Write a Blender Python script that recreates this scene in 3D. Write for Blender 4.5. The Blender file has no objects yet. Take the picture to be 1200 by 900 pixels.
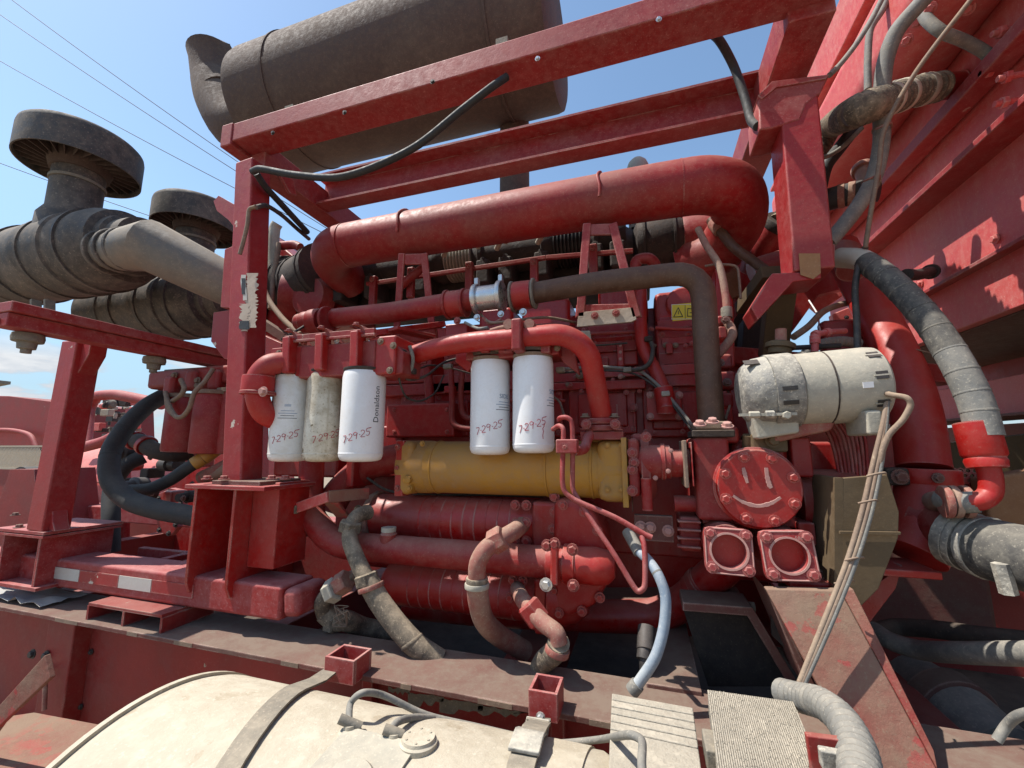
import bpy, bmesh, math, random
from mathutils import Vector, Matrix
random.seed(7)
sc = bpy.context.scene
C = bpy.data.collections.new("scene_objects"); sc.collection.children.link(C)
rad = math.radians
# ------------------------------------------------------------------ camera
FPX, YAW, PIT, CAMZ = 490.0, rad(17.4), rad(8.7), 1.75
cam = bpy.data.objects.new("camera", bpy.data.cameras.new("camera")); C.objects.link(cam)
cam.data.sensor_width = 36; cam.data.lens = FPX * 36 / 1200
cam.data.clip_start = 0.02; cam.data.clip_end = 6000
cam.location = (0, 0, CAMZ); cam.rotation_euler = (math.pi/2 + PIT, 0, YAW)
sc.camera = cam
# ------------------------------------------------------------------ sun, sky, exposure
TO_SUN = Vector((-0.46, -0.13, 0.88)).normalized()
elev = math.asin(TO_SUN.z)
sun = bpy.data.objects.new("sun", bpy.data.lights.new("sun", 'SUN')); C.objects.link(sun)
sun.data.energy = 5.0; sun.data.angle = rad(0.5); sun.data.color = (1, 0.95, 0.87)
sun.rotation_euler = TO_SUN.to_track_quat('Z', 'Y').to_euler()
w = bpy.data.worlds.new("World"); sc.world = w; w.use_nodes = True
nt = w.node_tree; N = nt.nodes; L = nt.links
bg = N["Background"]; bg.inputs[1].default_value = 0.135
sky = N.new("ShaderNodeTexSky"); sky.sky_type = 'NISHITA'; sky.sun_disc = False
sky.sun_elevation = elev; sky.sun_rotation = math.atan2(TO_SUN.x, TO_SUN.y)
sky.air_density = 1.0; sky.dust_density = 0.7; sky.ozone_density = 1.5
tc = N.new("ShaderNodeTexCoord"); sep = N.new("ShaderNodeSeparateXYZ"); L.new(tc.outputs['Generated'], sep.inputs[0])
mp = N.new("ShaderNodeMapping"); mp.inputs['Scale'].default_value = (4.2, 4.2, 13); L.new(tc.outputs['Generated'], mp.inputs[0])
nz = N.new("ShaderNodeTexNoise"); nz.inputs['Scale'].default_value = 1.7; nz.inputs['Detail'].default_value = 9; nz.inputs['Roughness'].default_value = .58
L.new(mp.outputs[0], nz.inputs['Vector'])
r1 = N.new("ShaderNodeValToRGB"); r1.color_ramp.elements[0].position = .47; r1.color_ramp.elements[1].position = .54; L.new(nz.outputs[0], r1.inputs[0])
r2 = N.new("ShaderNodeMapRange"); r2.inputs['From Min'].default_value = .185; r2.inputs['From Max'].default_value = .14; L.new(sep.outputs[2], r2.inputs[0])
mu = N.new("ShaderNodeMath"); mu.operation = 'MULTIPLY'; L.new(r1.outputs[0], mu.inputs[0]); L.new(r2.outputs[0], mu.inputs[1])
mx = N.new("ShaderNodeMixRGB"); cr = N.new('ShaderNodeValToRGB'); cr.color_ramp.elements[0].position = .5; cr.color_ramp.elements[0].color = (3.3,3.6,4.0,1); cr.color_ramp.elements[1].position = .66; cr.color_ramp.elements[1].color = (4.7,4.8,4.9,1); L.new(nz.outputs[0], cr.inputs[0]); L.new(cr.outputs[0], mx.inputs[2]); L.new(mu.outputs[0], mx.inputs[0])
tint = N.new("ShaderNodeMixRGB"); tint.blend_type = 'MULTIPLY'; tint.inputs[0].default_value = 1; tint.inputs[2].default_value = (1.12, 1.20, 1.16, 1)
L.new(sky.outputs[0], tint.inputs[1]); r3 = N.new('ShaderNodeMapRange'); r3.inputs['From Min'].default_value = .42; r3.inputs['From Max'].default_value = .10; r3.inputs['To Max'].default_value = .72; L.new(sep.outputs[2], r3.inputs[0])
hz_ = N.new('ShaderNodeMixRGB'); hz_.inputs[2].default_value = (1.9, 2.9, 3.9, 1); L.new(r3.outputs[0], hz_.inputs[0]); L.new(tint.outputs[0], hz_.inputs[1]); L.new(hz_.outputs[0], mx.inputs[1]); L.new(mx.outputs[0], bg.inputs[0])
sc.view_settings.view_transform = 'Standard'; sc.view_settings.look = 'None'
sc.view_settings.exposure = 0.5; sc.view_settings.gamma = 1
sc.cycles.max_bounces = 6; sc.cycles.diffuse_bounces = 4; sc.cycles.glossy_bounces = 2
# ------------------------------------------------------------------ pixel -> place on a plane of the world
_F = Vector((-math.sin(YAW)*math.cos(PIT), math.cos(YAW)*math.cos(PIT), math.sin(PIT)))
_R = Vector((math.cos(YAW), math.sin(YAW), 0)); _U = _R.cross(_F); _C = Vector((0, 0, CAMZ))
def ray(x, y): return _F + _R*((x-600)/FPX) + _U*((450-y)/FPX)
def P(x, y, Y): d = ray(x, y); return _C + d*(Y/d.y)
def PX(x, y, X): d = ray(x, y); return _C + d*(X/d.x)
def PZ(x, y, Z): d = ray(x, y); return _C + d*((Z-CAMZ)/d.z)
def dep(p): return (p-_C).dot(_F)
def pt(q):
    if isinstance(q, Vector): return q
    return P(*q)
def rr(px, q): return px*dep(pt(q))/FPX
# ------------------------------------------------------------------ materials
def mat(name, a, b=None, dust=(.40,.27,.19), up=.5, spec=.25, rough=.5, metal=0., bump=.15, chip=None, chipt=.66, scale=4., streak=0., fine=45., edge=None):
    m = bpy.data.materials.new(name); m.use_nodes = True; t = m.node_tree; n = t.nodes; l = t.links
    bs = n["Principled BSDF"]; b = b or tuple(c*.7 for c in a)
    c = n.new("ShaderNodeTexCoord"); oi = n.new("ShaderNodeObjectInfo")
    ad = n.new("ShaderNodeVectorMath"); ad.operation = 'ADD'
    ml = n.new("ShaderNodeMath"); ml.operation = 'MULTIPLY'; ml.inputs[1].default_value = 37
    l.new(oi.outputs['Random'], ml.inputs[0]); l.new(c.outputs['Object'], ad.inputs[0]); l.new(ml.outputs[0], ad.inputs[1])
    vec = ad.outputs[0]
    def noise(s, d=5, r=.6, v=vec):
        k = n.new("ShaderNodeTexNoise"); k.inputs['Scale'].default_value = s; k.inputs['Detail'].default_value = d
        k.inputs['Roughness'].default_value = r; l.new(v, k.inputs['Vector']); return k.outputs[0]
    def rng(src, f0, f1, t0=0, t1=1):
        k = n.new("ShaderNodeMapRange"); l.new(src, k.inputs[0]); k.inputs[1].default_value = f0; k.inputs[2].default_value = f1
        k.inputs[3].default_value = t0; k.inputs[4].default_value = t1; return k.outputs[0]
    def mth(op, x, y):
        k = n.new("ShaderNodeMath"); k.operation = op; k.use_clamp = True
        for i, v_ in enumerate((x, y)):
            if isinstance(v_, (int, float)): k.inputs[i].default_value = v_
            else: l.new(v_, k.inputs[i])
        return k.outputs[0]
    def mix(f, x, y):
        k = n.new("ShaderNodeMixRGB"); l.new(f, k.inputs[0]) if not isinstance(f, float) else setattr(k.inputs[0], 'default_value', f)
        for i, v_ in ((1, x), (2, y)):
            if isinstance(v_, tuple): k.inputs[i].default_value = (*v_, 1)
            else: l.new(v_, k.inputs[i])
        return k.outputs[0]
    n1 = noise(scale, 6, .65); n2 = noise(fine, 7, .7)
    col = mix(rng(n1, .33, .67), a, b)
    if streak:
        mp_ = n.new("ShaderNodeMapping"); mp_.inputs['Scale'].default_value = (30, 30, 2.2); l.new(vec, mp_.inputs[0])
        sn = noise(1, 4, .6, mp_.outputs[0])
        col = mix(mth('MULTIPLY', rng(sn, .55, .75), streak), col, dust)
    if chip:
        n3 = noise(11, 8, .62); col = mix(rng(n3, chipt, chipt+.012), col, chip)
    ge = n.new("ShaderNodeNewGeometry"); sp_ = n.new("ShaderNodeSeparateXYZ"); l.new(ge.outputs['Normal'], sp_.inputs[0])
    upf = rng(sp_.outputs[2], .15, .95, 0, up)
    n4 = noise(scale*2.3, 7, .7)
    d = mth('ADD', mth('MULTIPLY', upf, rng(n4, .33, .64, .35, 1)), mth('MULTIPLY', rng(n2, .43, .66), spec))
    n5 = noise(fine*4.5, 3, .6); d = mth('ADD', d, mth('MULTIPLY', rng(n5, .60, .68), spec*1.6))
    d = mth('ADD', d, mth('MULTIPLY', rng(n1, .50, .62), spec*.8))
    col = mix(d, col, dust)
    if edge:
        bv = n.new("ShaderNodeBevel"); bv.samples = 3; bv.inputs['Radius'].default_value = .006
        dt = n.new("ShaderNodeVectorMath"); dt.operation = 'DOT_PRODUCT'; l.new(bv.outputs[0], dt.inputs[0]); l.new(ge.outputs['Normal'], dt.inputs[1])
        em = mth('MULTIPLY', rng(dt.outputs['Value'], .97, .88), rng(n4, .46, .56))
        col = mix(mth('MULTIPLY', em, .8), col, edge)
    l.new(col, bs.inputs['Base Color'])
    l.new(mth('ADD', rng(n2, .3, .7, rough-.1, rough+.12), mth('MULTIPLY', d, .35)), bs.inputs['Roughness'])
    bs.inputs['Metallic'].default_value = 0
    if metal: l.new(rng(d, 0, .6, metal, 0), bs.inputs['Metallic'])
    bs.inputs['Specular IOR Level'].default_value = .4
    bp = n.new("ShaderNodeBump"); bp.inputs['Strength'].default_value = bump; bp.inputs['Distance'].default_value = .01
    l.new(mth('ADD', n2, mth('MULTIPLY', n4, .8)), bp.inputs['Height']); l.new(bp.outputs[0], bs.inputs['Normal'])
    return m
RD = (.40, .22, .17)
M = dict(
 red=mat('red_paint', (.28,.009,.009), (.17,.006,.007), RD, .55, .13, .50, bump=.10, chip=(.33,.25,.19), chipt=.735, edge=(.42,.30,.25)),
 redclean=mat('red_paint_bright', (.38,.012,.009), (.27,.008,.007), RD, .40, .09, .42, bump=.08, edge=(.42,.30,.25)),
 redframe=mat('red_paint_faded', (.30,.024,.023), (.20,.014,.014), (.48,.23,.21), .55, .20, .55, bump=.10, chip=(.40,.28,.22), chipt=.74, edge=(.42,.30,.25)),
 redpost=mat('red_paint_chipped', (.32,.018,.019), (.22,.012,.013), (.45,.22,.19), .4, .09, .5, bump=.12, chip=(.52,.44,.36), chipt=.70, edge=(.42,.30,.25)),
 redwall=mat('red_paint_sunbleached', (.54,.080,.074), (.45,.060,.056), (.60,.31,.27), .5, .26, .55, bump=.08, streak=.25, chip=(.35,.2,.15), chipt=.77, edge=(.42,.30,.25)),
 redblock=mat('red_engine_enamel', (.35,.008,.007), (.24,.006,.006), (.34,.19,.16), .55, .10, .33, bump=.10, streak=.22, edge=(.42,.30,.25)),
 reddirt=mat('red_paint_under_tan_dirt', (.20,.016,.015), (.20,.125,.085), (.24,.165,.115), .6, .30, .65, bump=.3, chip=(.30,.03,.03), chipt=.55, scale=3.),
 rail=mat('dusty_maroon_rail', (.14,.038,.030), (.10,.035,.028), (.18,.130,.100), .9, .30, .7, bump=.15, chip=(.45,.36,.26), chipt=.72, edge=(.42,.30,.25)),
 web=mat('red_rail_web', (.25,.015,.013), (.17,.012,.011), (.30,.15,.12), .5, .12, .55, bump=.10, chip=(.32,.26,.2), chipt=.70, edge=(.42,.30,.25)),
 brown=mat('rusty_brown_steel', (.080,.050,.040), (.058,.038,.031), (.21,.16,.125), .6, .24, .8, bump=.25),
 brownpipe=mat('brown_scaled_pipe', (.095,.040,.022), (.06,.032,.022), (.20,.13,.09), .4, .22, .55, bump=.15, streak=.3, scale=9.),
 black=mat('black_plastic_dusty', (.030,.027,.026), (.020,.019,.019), (.17,.14,.12), .55, .16, .5, bump=.10),
 soot=mat('sooty_iron', (.035,.024,.020), (.020,.016,.015), (.22,.17,.13), .45, .12, .75, bump=.3),
 rubber=mat('black_rubber', (.022,.023,.025), (.014,.014,.016), (.18,.165,.14), .45, .10, .65, bump=.15),
 hose=mat('dirty_hose', (.10,.08,.06), (.06,.05,.04), (.34,.27,.19), .7, .55, .8, bump=.25),
 hosered=mat('overpainted_hose', (.30,.06,.05), (.20,.12,.09), (.36,.26,.19), .6, .45, .7, bump=.2),
 hosegrey=mat('grey_hose', (.17,.165,.15), (.11,.11,.105), (.33,.30,.25), .5, .40, .7, bump=.2),
 whiteh=mat('white_wrapped_hose', (.55,.52,.42), (.42,.39,.32), (.5,.43,.32), .4, .35, .8, bump=.2),
 blueh=mat('blue_grey_hose', (.15,.21,.29), (.24,.28,.32), (.55,.55,.52), .7, .20, .6, bump=.08),
 wire=mat('tan_dusty_cable', (.20,.13,.09), (.13,.09,.07), (.36,.27,.19), .6, .35, .75, bump=.1),
 bwire=mat('black_cable', (.03,.028,.026), (.022,.02,.02), (.20,.17,.14), .5, .25, .6, bump=.05),
 line=mat('utility_wire', (.10,.11,.13), None, (.1,.1,.1), 0, 0, .7, bump=0),
 cream=mat('cream_dusty_tank', (.43,.375,.285), (.30,.25,.175), (.50,.445,.35), .45, .45, .65, bump=.35, chip=(.30,.24,.16), chipt=.60, scale=4., fine=30.),
 strap=mat('grey_strap', (.19,.17,.14), (.12,.11,.09), (.34,.29,.22), .4, .4, .8, bump=.3),
 yellow=mat('ochre_yellow_paint', (.44,.22,.030), (.36,.17,.022), (.33,.20,.10), .45, .35, .45, bump=.10, chip=(.25,.1,.03), chipt=.745),
 white=mat('white_canister', (.80,.80,.80), (.72,.72,.73), (.55,.45,.33), .4, .10, .30, bump=.02, chip=(.45,.38,.28), chipt=.73),
 whited=mat('oily_white_canister', (.66,.62,.52), (.44,.37,.26), (.25,.19,.11), .3, .45, .40, bump=.05, scale=9., chip=(.12,.09,.05), chipt=.64, streak=.85),
 whites=mat('stained_white_canister', (.76,.76,.75), (.62,.60,.54), (.42,.33,.22), .4, .16, .35, bump=.03, scale=7., chip=(.30,.23,.15), chipt=.68),
 alu=mat('dusty_aluminium', (.26,.25,.23), (.10,.095,.09), (.48,.44,.36), .5, .55, .6, metal=.35, bump=.3),
 tanalu=mat('tan_dusty_casting', (.37,.345,.285), (.24,.225,.185), (.47,.42,.33), .5, .45, .7, bump=.2),
 zinc=mat('zinc_plated', (.62,.62,.62), (.48,.48,.48), (.42,.36,.28), .3, .15, .28, metal=.9, bump=.05),
 stone=mat('dust_caked_rubber_step', (.30,.27,.22), (.23,.205,.165), (.44,.39,.31), .75, .35, .9, bump=.6, fine=70.),
 olive=mat('olive_brown_plate', (.11,.072,.035), (.08,.055,.03), (.20,.14,.08), .4, .2, .7, bump=.1),
 orange=mat('orange_primer', (.30,.15,.06), (.22,.10,.05), (.36,.22,.13), .3, .3, .7, bump=.2),
 lid=mat('yellow_sticker', (.75,.60,.04), (.66,.52,.03), (.5,.4,.2), .1, .1, .5, bump=0),
 ink=mat('dark_red_marker', (.45,.02,.045), None, (.2,.02,.03), 0, 0, .6, bump=0),
 blk=mat('black_print', (.03,.03,.035), None, (.05,.05,.05), 0, 0, .6, bump=0),
 blue=mat('faded_blue_print', (.16,.26,.42), None, (.3,.3,.35), 0, .1, .6, bump=0),
 dustm=mat('wiped_dust_mark', (.42,.22,.19), (.36,.17,.15), (.5,.32,.27), .2, .4, .9, bump=.1),
 silver=mat('reflective_tape', (.50,.48,.44), (.42,.39,.35), (.45,.36,.28), .3, .25, .5, bump=.05),
 primer=mat('bare_cream_primer', (.46,.385,.31), (.38,.30,.24), (.34,.26,.21), .2, .2, .8, bump=.2),
 sand=mat('sandy_gravel_ground', (.22,.17,.12), (.17,.135,.10), (.27,.215,.155), .5, .4, .95, bump=.5, scale=.8, fine=12.),
 cleaner=mat('sun_faded_black_plastic', (.060,.053,.048), (.040,.036,.033), (.24,.20,.165), .7, .38, .65, bump=.12, fine=30.),
 duct=mat('dusty_grey_duct_metal', (.16,.145,.125), (.12,.105,.09), (.27,.22,.165), .5, .35, .55, metal=.3, bump=.12),
 rubberd=mat('dust_filmed_rubber', (.045,.043,.042), (.030,.029,.030), (.22,.20,.165), .7, .42, .7, bump=.2),
 mesh=mat('tan_wire_mesh', (.42,.36,.28), (.33,.28,.2), (.5,.42,.32), .4, .3, .8, bump=.1),
 cloth=mat('blue_grey_cloth', (.26,.30,.36), (.40,.40,.38), (.45,.4,.33), .4, .3, .9, bump=.1),
)
# ------------------------------------------------------------------ mesh builder
def frame(d, up=(0,0,1)):
    d = Vector(d).normalized(); u = Vector(up)
    if abs(d.dot(u.normalized())) > .99: u = Vector((0,1,0)) if abs(d.y) < .9 else Vector((1,0,0))
    s = d.cross(u).normalized(); u = s.cross(d).normalized(); return d, u, s
def catmull(pts, k=6):
    if len(pts) < 3: return pts
    out = []; n = len(pts)
    for i in range(n-1):
        p0 = pts[i-1] if i else pts[0]*2-pts[1]; p1 = pts[i]; p2 = pts[i+1]; p3 = pts[i+2] if i+2 < n else pts[-1]*2-pts[-2]
        for j in range(k):
            t = j/k
            # centripetal-ish uniform spline with reduced tension
            m1 = (p2-p0)*.45; m2 = (p3-p1)*.45
            lim = (p2-p1).length*1.0
            if m1.length > lim: m1 = m1.normalized()*lim
            if m2.length > lim: m2 = m2.normalized()*lim
            h = t*t*t; g = t*t
            out.append(p1*(2*h-3*g+1)+m1*(h-2*g+t)+p2*(-2*h+3*g)+m2*(h-g))
    out.append(pts[-1]); return out
def resample(pts, step):
    out = [pts[0]]; acc = 0
    for i in range(len(pts)-1):
        a, b = pts[i], pts[i+1]; l = (b-a).length
        if l < 1e-9: continue
        while acc + l >= step:
            t = (step-acc)/l; a = a.lerp(b, t); out.append(a); l = (b-a).length; acc = 0
        acc += l
    if (out[-1]-pts[-1]).length > step*.2: out.append(pts[-1])
    return out
def fillet(pts, r, k=6):
    out = [pts[0]]
    for i in range(1, len(pts)-1):
        p = pts[i]; a = (pts[i-1]-p); b = (pts[i+1]-p); q = min(r, a.length*.49, b.length*.49)
        s = p+a.normalized()*q; e = p+b.normalized()*q
        for j in range(k+1):
            t = j/k; out.append(s*(1-t)**2+p*2*t*(1-t)+e*t*t)
    out.append(pts[-1]); return out
class MB:
    def __init__(s): s.v = []; s.f = []; s.mi = []; s.cur = 0
    def add(s, vs, fs):
        o = len(s.v); s.v += [Vector(v) for v in vs]; s.f += [tuple(i+o for i in f) for f in fs]; return s
    def bar(s, a, b, w_, h, up=(0,0,1)):     # box from a to b, w_ across, h along up
        return s.extr([(-w_/2,-h/2),(w_/2,-h/2),(w_/2,h/2),(-w_/2,h/2)], a, b, up)
    def box(s, c, x, y, z):
        c = Vector(c); return s.bar(c-Vector((x/2,0,0)), c+Vector((x/2,0,0)), y, z)
    def extr(s, prof, a, b, up=(0,0,1)):
        a, b = Vector(a), Vector(b); d, u, sd = frame(b-a, up); n = len(prof)
        vs = [a+sd*x+u*y for x, y in prof]+[b+sd*x+u*y for x, y in prof]
        fs = [(i, (i+1) % n, (i+1) % n+n, i+n) for i in range(n)]+[tuple(range(n))[::-1], tuple(range(n, 2*n))]
        return s.add(vs, fs)
    def prism(s, poly, vec):
        n = len(poly); vec = Vector(vec); vs = [Vector(p) for p in poly]; vs += [p+vec for p in vs]
        return s.add(vs, [(i, (i+1) % n, (i+1) % n+n, i+n) for i in range(n)]+[tuple(range(n))[::-1], tuple(range(n, 2*n))])
    def sweep(s, pts, rads, n=16, caps=True, up=(0,0,1), sq=1.0):
        k = len(pts); vs = []; pu = None
        for i, p in enumerate(pts):
            d = (pts[min(i+1, k-1)]-pts[max(i-1, 0)]).normalized()
            if pu is None: _, u, _ = frame(d, up)
            else:
                u = pu-d*pu.dot(d)
                u = u.normalized() if u.length > 1e-6 else frame(d, up)[1]
            pu = u; sd = d.cross(u); r = rads[i]
            for j in range(n):
                t = 2*math.pi*j/n; vs.append(p+(u*math.cos(t)+sd*math.sin(t)*sq)*r)
        fs = [(i*n+j, i*n+(j+1) % n, (i+1)*n+(j+1) % n, (i+1)*n+j) for i in range(k-1) for j in range(n)]
        if caps: fs += [tuple(range(n))[::-1], tuple(range((k-1)*n, k*n))]
        return s.add(vs, fs)
    def tube(s, pts, r, n=14, **k): return s.sweep(pts, [r]*len(pts), n, **k)
    def lathe(s, p, axis, prof, n=28):        # prof: (distance along axis, radius)
        p = Vector(p); d, u, sd = frame(axis); vs = []; k = len(prof)
        for t_, r in prof:
            for j in range(n):
                t = 2*math.pi*j/n; vs.append(p+d*t_+(u*math.cos(t)+sd*math.sin(t))*max(r, 1e-4))
        fs = [(i*n+j, i*n+(j+1) % n, (i+1)*n+(j+1) % n, (i+1)*n+j) for i in range(k-1) for j in range(n)]
        fs += [tuple(range(n))[::-1], tuple(range((k-1)*n, k*n))]
        return s.add(vs, fs)
    def build(s, name, m, parent=None, bevel=0, ang=38, **tags):
        cs = s.v; lo = Vector([min(v[i] for v in cs) for i in range(3)]); hi = Vector([max(v[i] for v in cs) for i in range(3)])
        c = (lo+hi)/2; me = bpy.data.meshes.new(name); me.from_pydata([v-c for v in cs], [], s.f)
        bm = bmesh.new(); bm.from_mesh(me); bmesh.ops.recalc_face_normals(bm, faces=bm.faces)
        for f in bm.faces: f.smooth = True
        bm.to_mesh(me); bm.free()
        me.set_sharp_from_angle(angle=rad(ang))
        me.materials.append(M[m] if isinstance(m, str) else m)
        o = bpy.data.objects.new(name, me); C.objects.link(o); o.location = c
        if bevel:
            b = o.modifiers.new('bevel', 'BEVEL'); b.width = bevel; b.segments = 2; b.limit_method = 'ANGLE'; b.angle_limit = rad(40); b.harden_normals = True
        if parent is not None: o.parent = parent; o['_w'] = tuple(c)
        tag(o, **tags); return o
def tag(o, label=None, cat=None, group=None, kind=None):
    for k, v in (('label', label), ('category', cat), ('group', group), ('kind', kind)):
        if v: o[k] = v
    return o
THINGS = []
def thing(name, label, cat, group=None):
    o = bpy.data.objects.new(name, None); o.empty_display_size = .1; C.objects.link(o); tag(o, label, cat, group); THINGS.append(o); return o
# bolts: one mesh shared by all
def _bolt_mesh(m):
    me = bpy.data.meshes.new('bolt'); vs = []; fs = []
    def ring(r, z, n, off=0):
        b = len(vs)
        for j in range(n): t = 2*math.pi*j/n+off; vs.append((r*math.cos(t), r*math.sin(t), z))
        return b
    a = ring(1.45, 0, 12); b = ring(1.45, .28, 12); fs += [(a+j, a+(j+1) % 12, b+(j+1) % 12, b+j) for j in range(12)]; fs.append(tuple(range(b, b+12)))
    c = ring(1, .28, 6); d = ring(1, .95, 6); e = ring(.82, 1.1, 6)
    fs += [(c+j, c+(j+1) % 6, d+(j+1) % 6, d+j) for j in range(6)]+[(d+j, d+(j+1) % 6, e+(j+1) % 6, e+j) for j in range(6)]
    fs.append(tuple(range(e, e+6))); me.from_pydata(vs, [], fs); me.materials.append(M[m]); return me
BM = {}
def bolt(parent, p, d, r=.008, m='red', name='bolt'):
    if m not in BM: BM[m] = _bolt_mesh(m)
    o = bpy.data.objects.new(name, BM[m]); C.objects.link(o); p = Vector(p)
    q = Vector(d).to_track_quat('Z', 'Y') @ Matrix.Rotation(random.random()*6, 3, 'Z').to_quaternion()
    o.rotation_mode = 'QUATERNION'; o.rotation_quaternion = q; o.location = p; o.scale = (r, r, r)
    if parent is not None: o.parent = parent
    return o
NY = Vector((0,-1,0)); UZ = Vector((0,0,1)); UX = Vector((1,0,0)); UY = Vector((0,1,0))
# hoses and pipes given by where they pass; r in the photo's pixels at their own distance
def path(pts, smooth=True, fil=None, step=None):
    q = [pt(p) for p in pts]
    if fil: q = fillet(q, fil)
    elif smooth: q = catmull(q)
    if step: q = resample(q, step)
    return q
def meanr(pts, rpx): return sum(rr(rpx, p) for p in pts)/len(pts)
def pipe(name, pts, rpx, m, parent=None, fil=None, n=14, ridge=None, flat=1.0, real=None, bands=None, bandm=None, bandname='clamp', **tags):
    r = real or meanr(pts, rpx)
    if ridge:
        per, amp = ridge; q = path(pts, fil=fil, step=per/4); rads = [r*(1+amp*(1, 1, -1, -1)[i % 4]) for i in range(len(q))]
    else:
        q = path(pts, fil=fil); rads = [r]*len(q)
    b = MB().sweep(q, rads, n, sq=flat)
    if bands and parent is None:
        t = thing(name, tags['label'], tags['cat'], tags.get('group')); o = b.build(tags.get('part', 'hose_body'), m, t, ang=50); par = t
    else:
        tags.pop('part', None)
        o = b.build(name, m, parent, ang=50, **tags); par = o if parent is not None else None
    for t_, wd, k in (bands or []):
        i = max(0, min(len(q)-2, int(t_*(len(q)-1)))); d = (q[i+1]-q[i]).normalized(); c = q[i]+(q[i+1]-q[i])*(t_*(len(q)-1)-i)
        h = wd/2; R_ = r*k
        MB().lathe(c-d*h, d, [(0, r*.9), (0, R_*.97), (h*.15, R_), (h*1.85, R_), (2*h, R_*.97), (2*h, r*.9)], 20).build(bandname, bandm or m, par)
    return o
def lines(c0, c1, k): return [c0.lerp(c1, i/(k-1)) for i in range(k)]
def rect(a, b, Y): return [P(a[0], a[1], Y), P(b[0], a[1], Y), P(b[0], b[1], Y), P(a[0], b[1], Y)]
def quad(ps, Y, t=.02):         # plate facing the camera side, outline at plane Y, thickness t behind it
    return MB().prism([P(x, y, Y) for x, y in ps], (0, t, 0))
def blk(x0, y0, x1, y1, Y, t):     # upright block: front face at plane Y bounded by the two corners, thickness t behind
    a = P(x0, y0, Y); b = P(x1, y1, Y); z0, z1 = sorted((a.z, b.z)); 
    return MB().box(((a.x+b.x)/2, Y+t/2, (z0+z1)/2), abs(b.x-a.x), t, z1-z0)
def text_on(body, _s, m, size, place, parent, name='printed_text', thick=0.0):
    cu = bpy.data.curves.new('t', 'FONT'); cu.body = body; cu.size = size; cu.align_x = 'CENTER'; cu.align_y = 'CENTER'; cu.resolution_u = 2
    o = bpy.data.objects.new('t', cu); C.objects.link(o); bpy.context.view_layer.update()
    me = bpy.data.meshes.new_from_object(o); bpy.data.objects.remove(o)
    b = MB().add([place(v.co.x, v.co.y) for v in me.vertices], [tuple(p.vertices) for p in me.polygons])
    bpy.data.meshes.remove(me); return b.build(name, m, parent, ang=180)
# ================================================================== the setting
g = MB(); g.add([(-800,-300,0),(800,-300,0),(800,1200,0),(-800,1200,0)], [(0,1,2,3)]); o = g.build('ground', 'sand', kind='structure')
# ---- trailer chassis (rails, webs, brackets)
ZR = 1.245
ch = thing('trailer_chassis', 'dusty maroon steel trailer chassis rail running under the engine behind the cream tank', 'chassis')
MB().extr([(-.085,-.006),(.085,-.006),(.085,.006),(-.085,.006)], (-4.2,.965,ZR-.006), (1.6,.965,ZR-.006)).build('top_flange', 'rail', ch, .002)
MB().bar((-4.2,.985,ZR-.20), (1.6,.985,ZR-.20), .014, .374).build('web', 'web', ch)
MB().bar((-4.2,.965,ZR-.40), (1.6,.965,ZR-.40), .17, .012).build('bottom_flange', 'rail', ch)
MB().bar((-4.2,2.3,ZR-.2), (1.6,2.3,ZR-.2), .12, .4).build('far_rail', 'web', ch)
for x in (-3.2,-2.2,-1.2,-.35,.55): MB().bar((x,1.0,ZR-.17), (x,2.25,ZR-.17), .1, .2).build('cross_member', 'web', ch, .004)
MB().box((-1.3,1.65,ZR-.36), 5.6, 1.2, .01).build('dark_floor_sheet', 'soot', ch)  # added dark sheet so the space under the engine reads dark
# upright channel and its bolts on the rail web
pc = [P(60,728,.955), P(78,740,.955)]
c1 = P(50,735,.93); c2 = P(92,745,.93)
MB().box(((c1.x+c2.x)/2,.955,ZR-.20), .13, .05, .37).build('web_stiffener', 'web', ch, .004)
for q in ((39,766),(55,768)): bolt(ch, P(*q,.928), NY, .010, 'black')
for q in ((107,764),(95,828)): bolt(ch, P(*q,.975), NY, .006, 'black')
# outrigger bracket at the far left, dirty
b = MB().prism([P(-40,870,.70), P(52,768,.70), P(58,795,.70), P(0,850,.70), P(-40,905,.70)], (0,.012,0)).build('outrigger_gusset', 'reddirt', ch, .002)
MB().prism([PZ(-60,850,1.0), PZ(40,835,1.0), PZ(120,850,1.0), PZ(60,905,1.0), PZ(-60,930,1.0)], (0,0,-.012)).build('outrigger_shelf', 'reddirt', ch)
pipe('hook_bar', [(45,788,.92),(52,787,.90),(53,800,.90),(52,832,.90)], 2.2, 'hosered', ch)
# blocks with two open cells between rail and skid
for x0, x1 in ((107,190),):
    a = P(x0,702,.90); b_ = P(x1,737,.90)
    zt = 1.293
    MB().box(((a.x+b_.x)/2,.97,zt-.004), b_.x-a.x, .15, .008).build('spacer_top', 'web', ch)
    for f_ in (0,.5,1): MB().box((a.x+(b_.x-a.x)*f_,.97,(ZR+zt)/2-.004), .008, .15, zt-ZR-.008).build('spacer_rib', 'web', ch)
    for f_ in (.3,.75): MB().lathe((a.x+(b_.x-a.x)*f_,.98,ZR), UZ, [(0,.022),(.035,.022)]).build('bush', 'tanalu', ch)
rq = random.Random(11)
for x0_, x1_ in ((66,92),(150,162),(205,226),(330,350),(396,420),(470,482),(560,600),(690,716)):
    pq = [P(x_, 705+.1885*x_, .88).x for x_ in (x0_, x1_)]
    MB().box(((pq[0]+pq[1])/2,.8797,ZR-.0062), pq[1]-pq[0], .001, .010).build('sunlit_scrap', 'wire', ch)  # sunlit scraps and scraped paint on the rail lip, painted as tan strips
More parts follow.
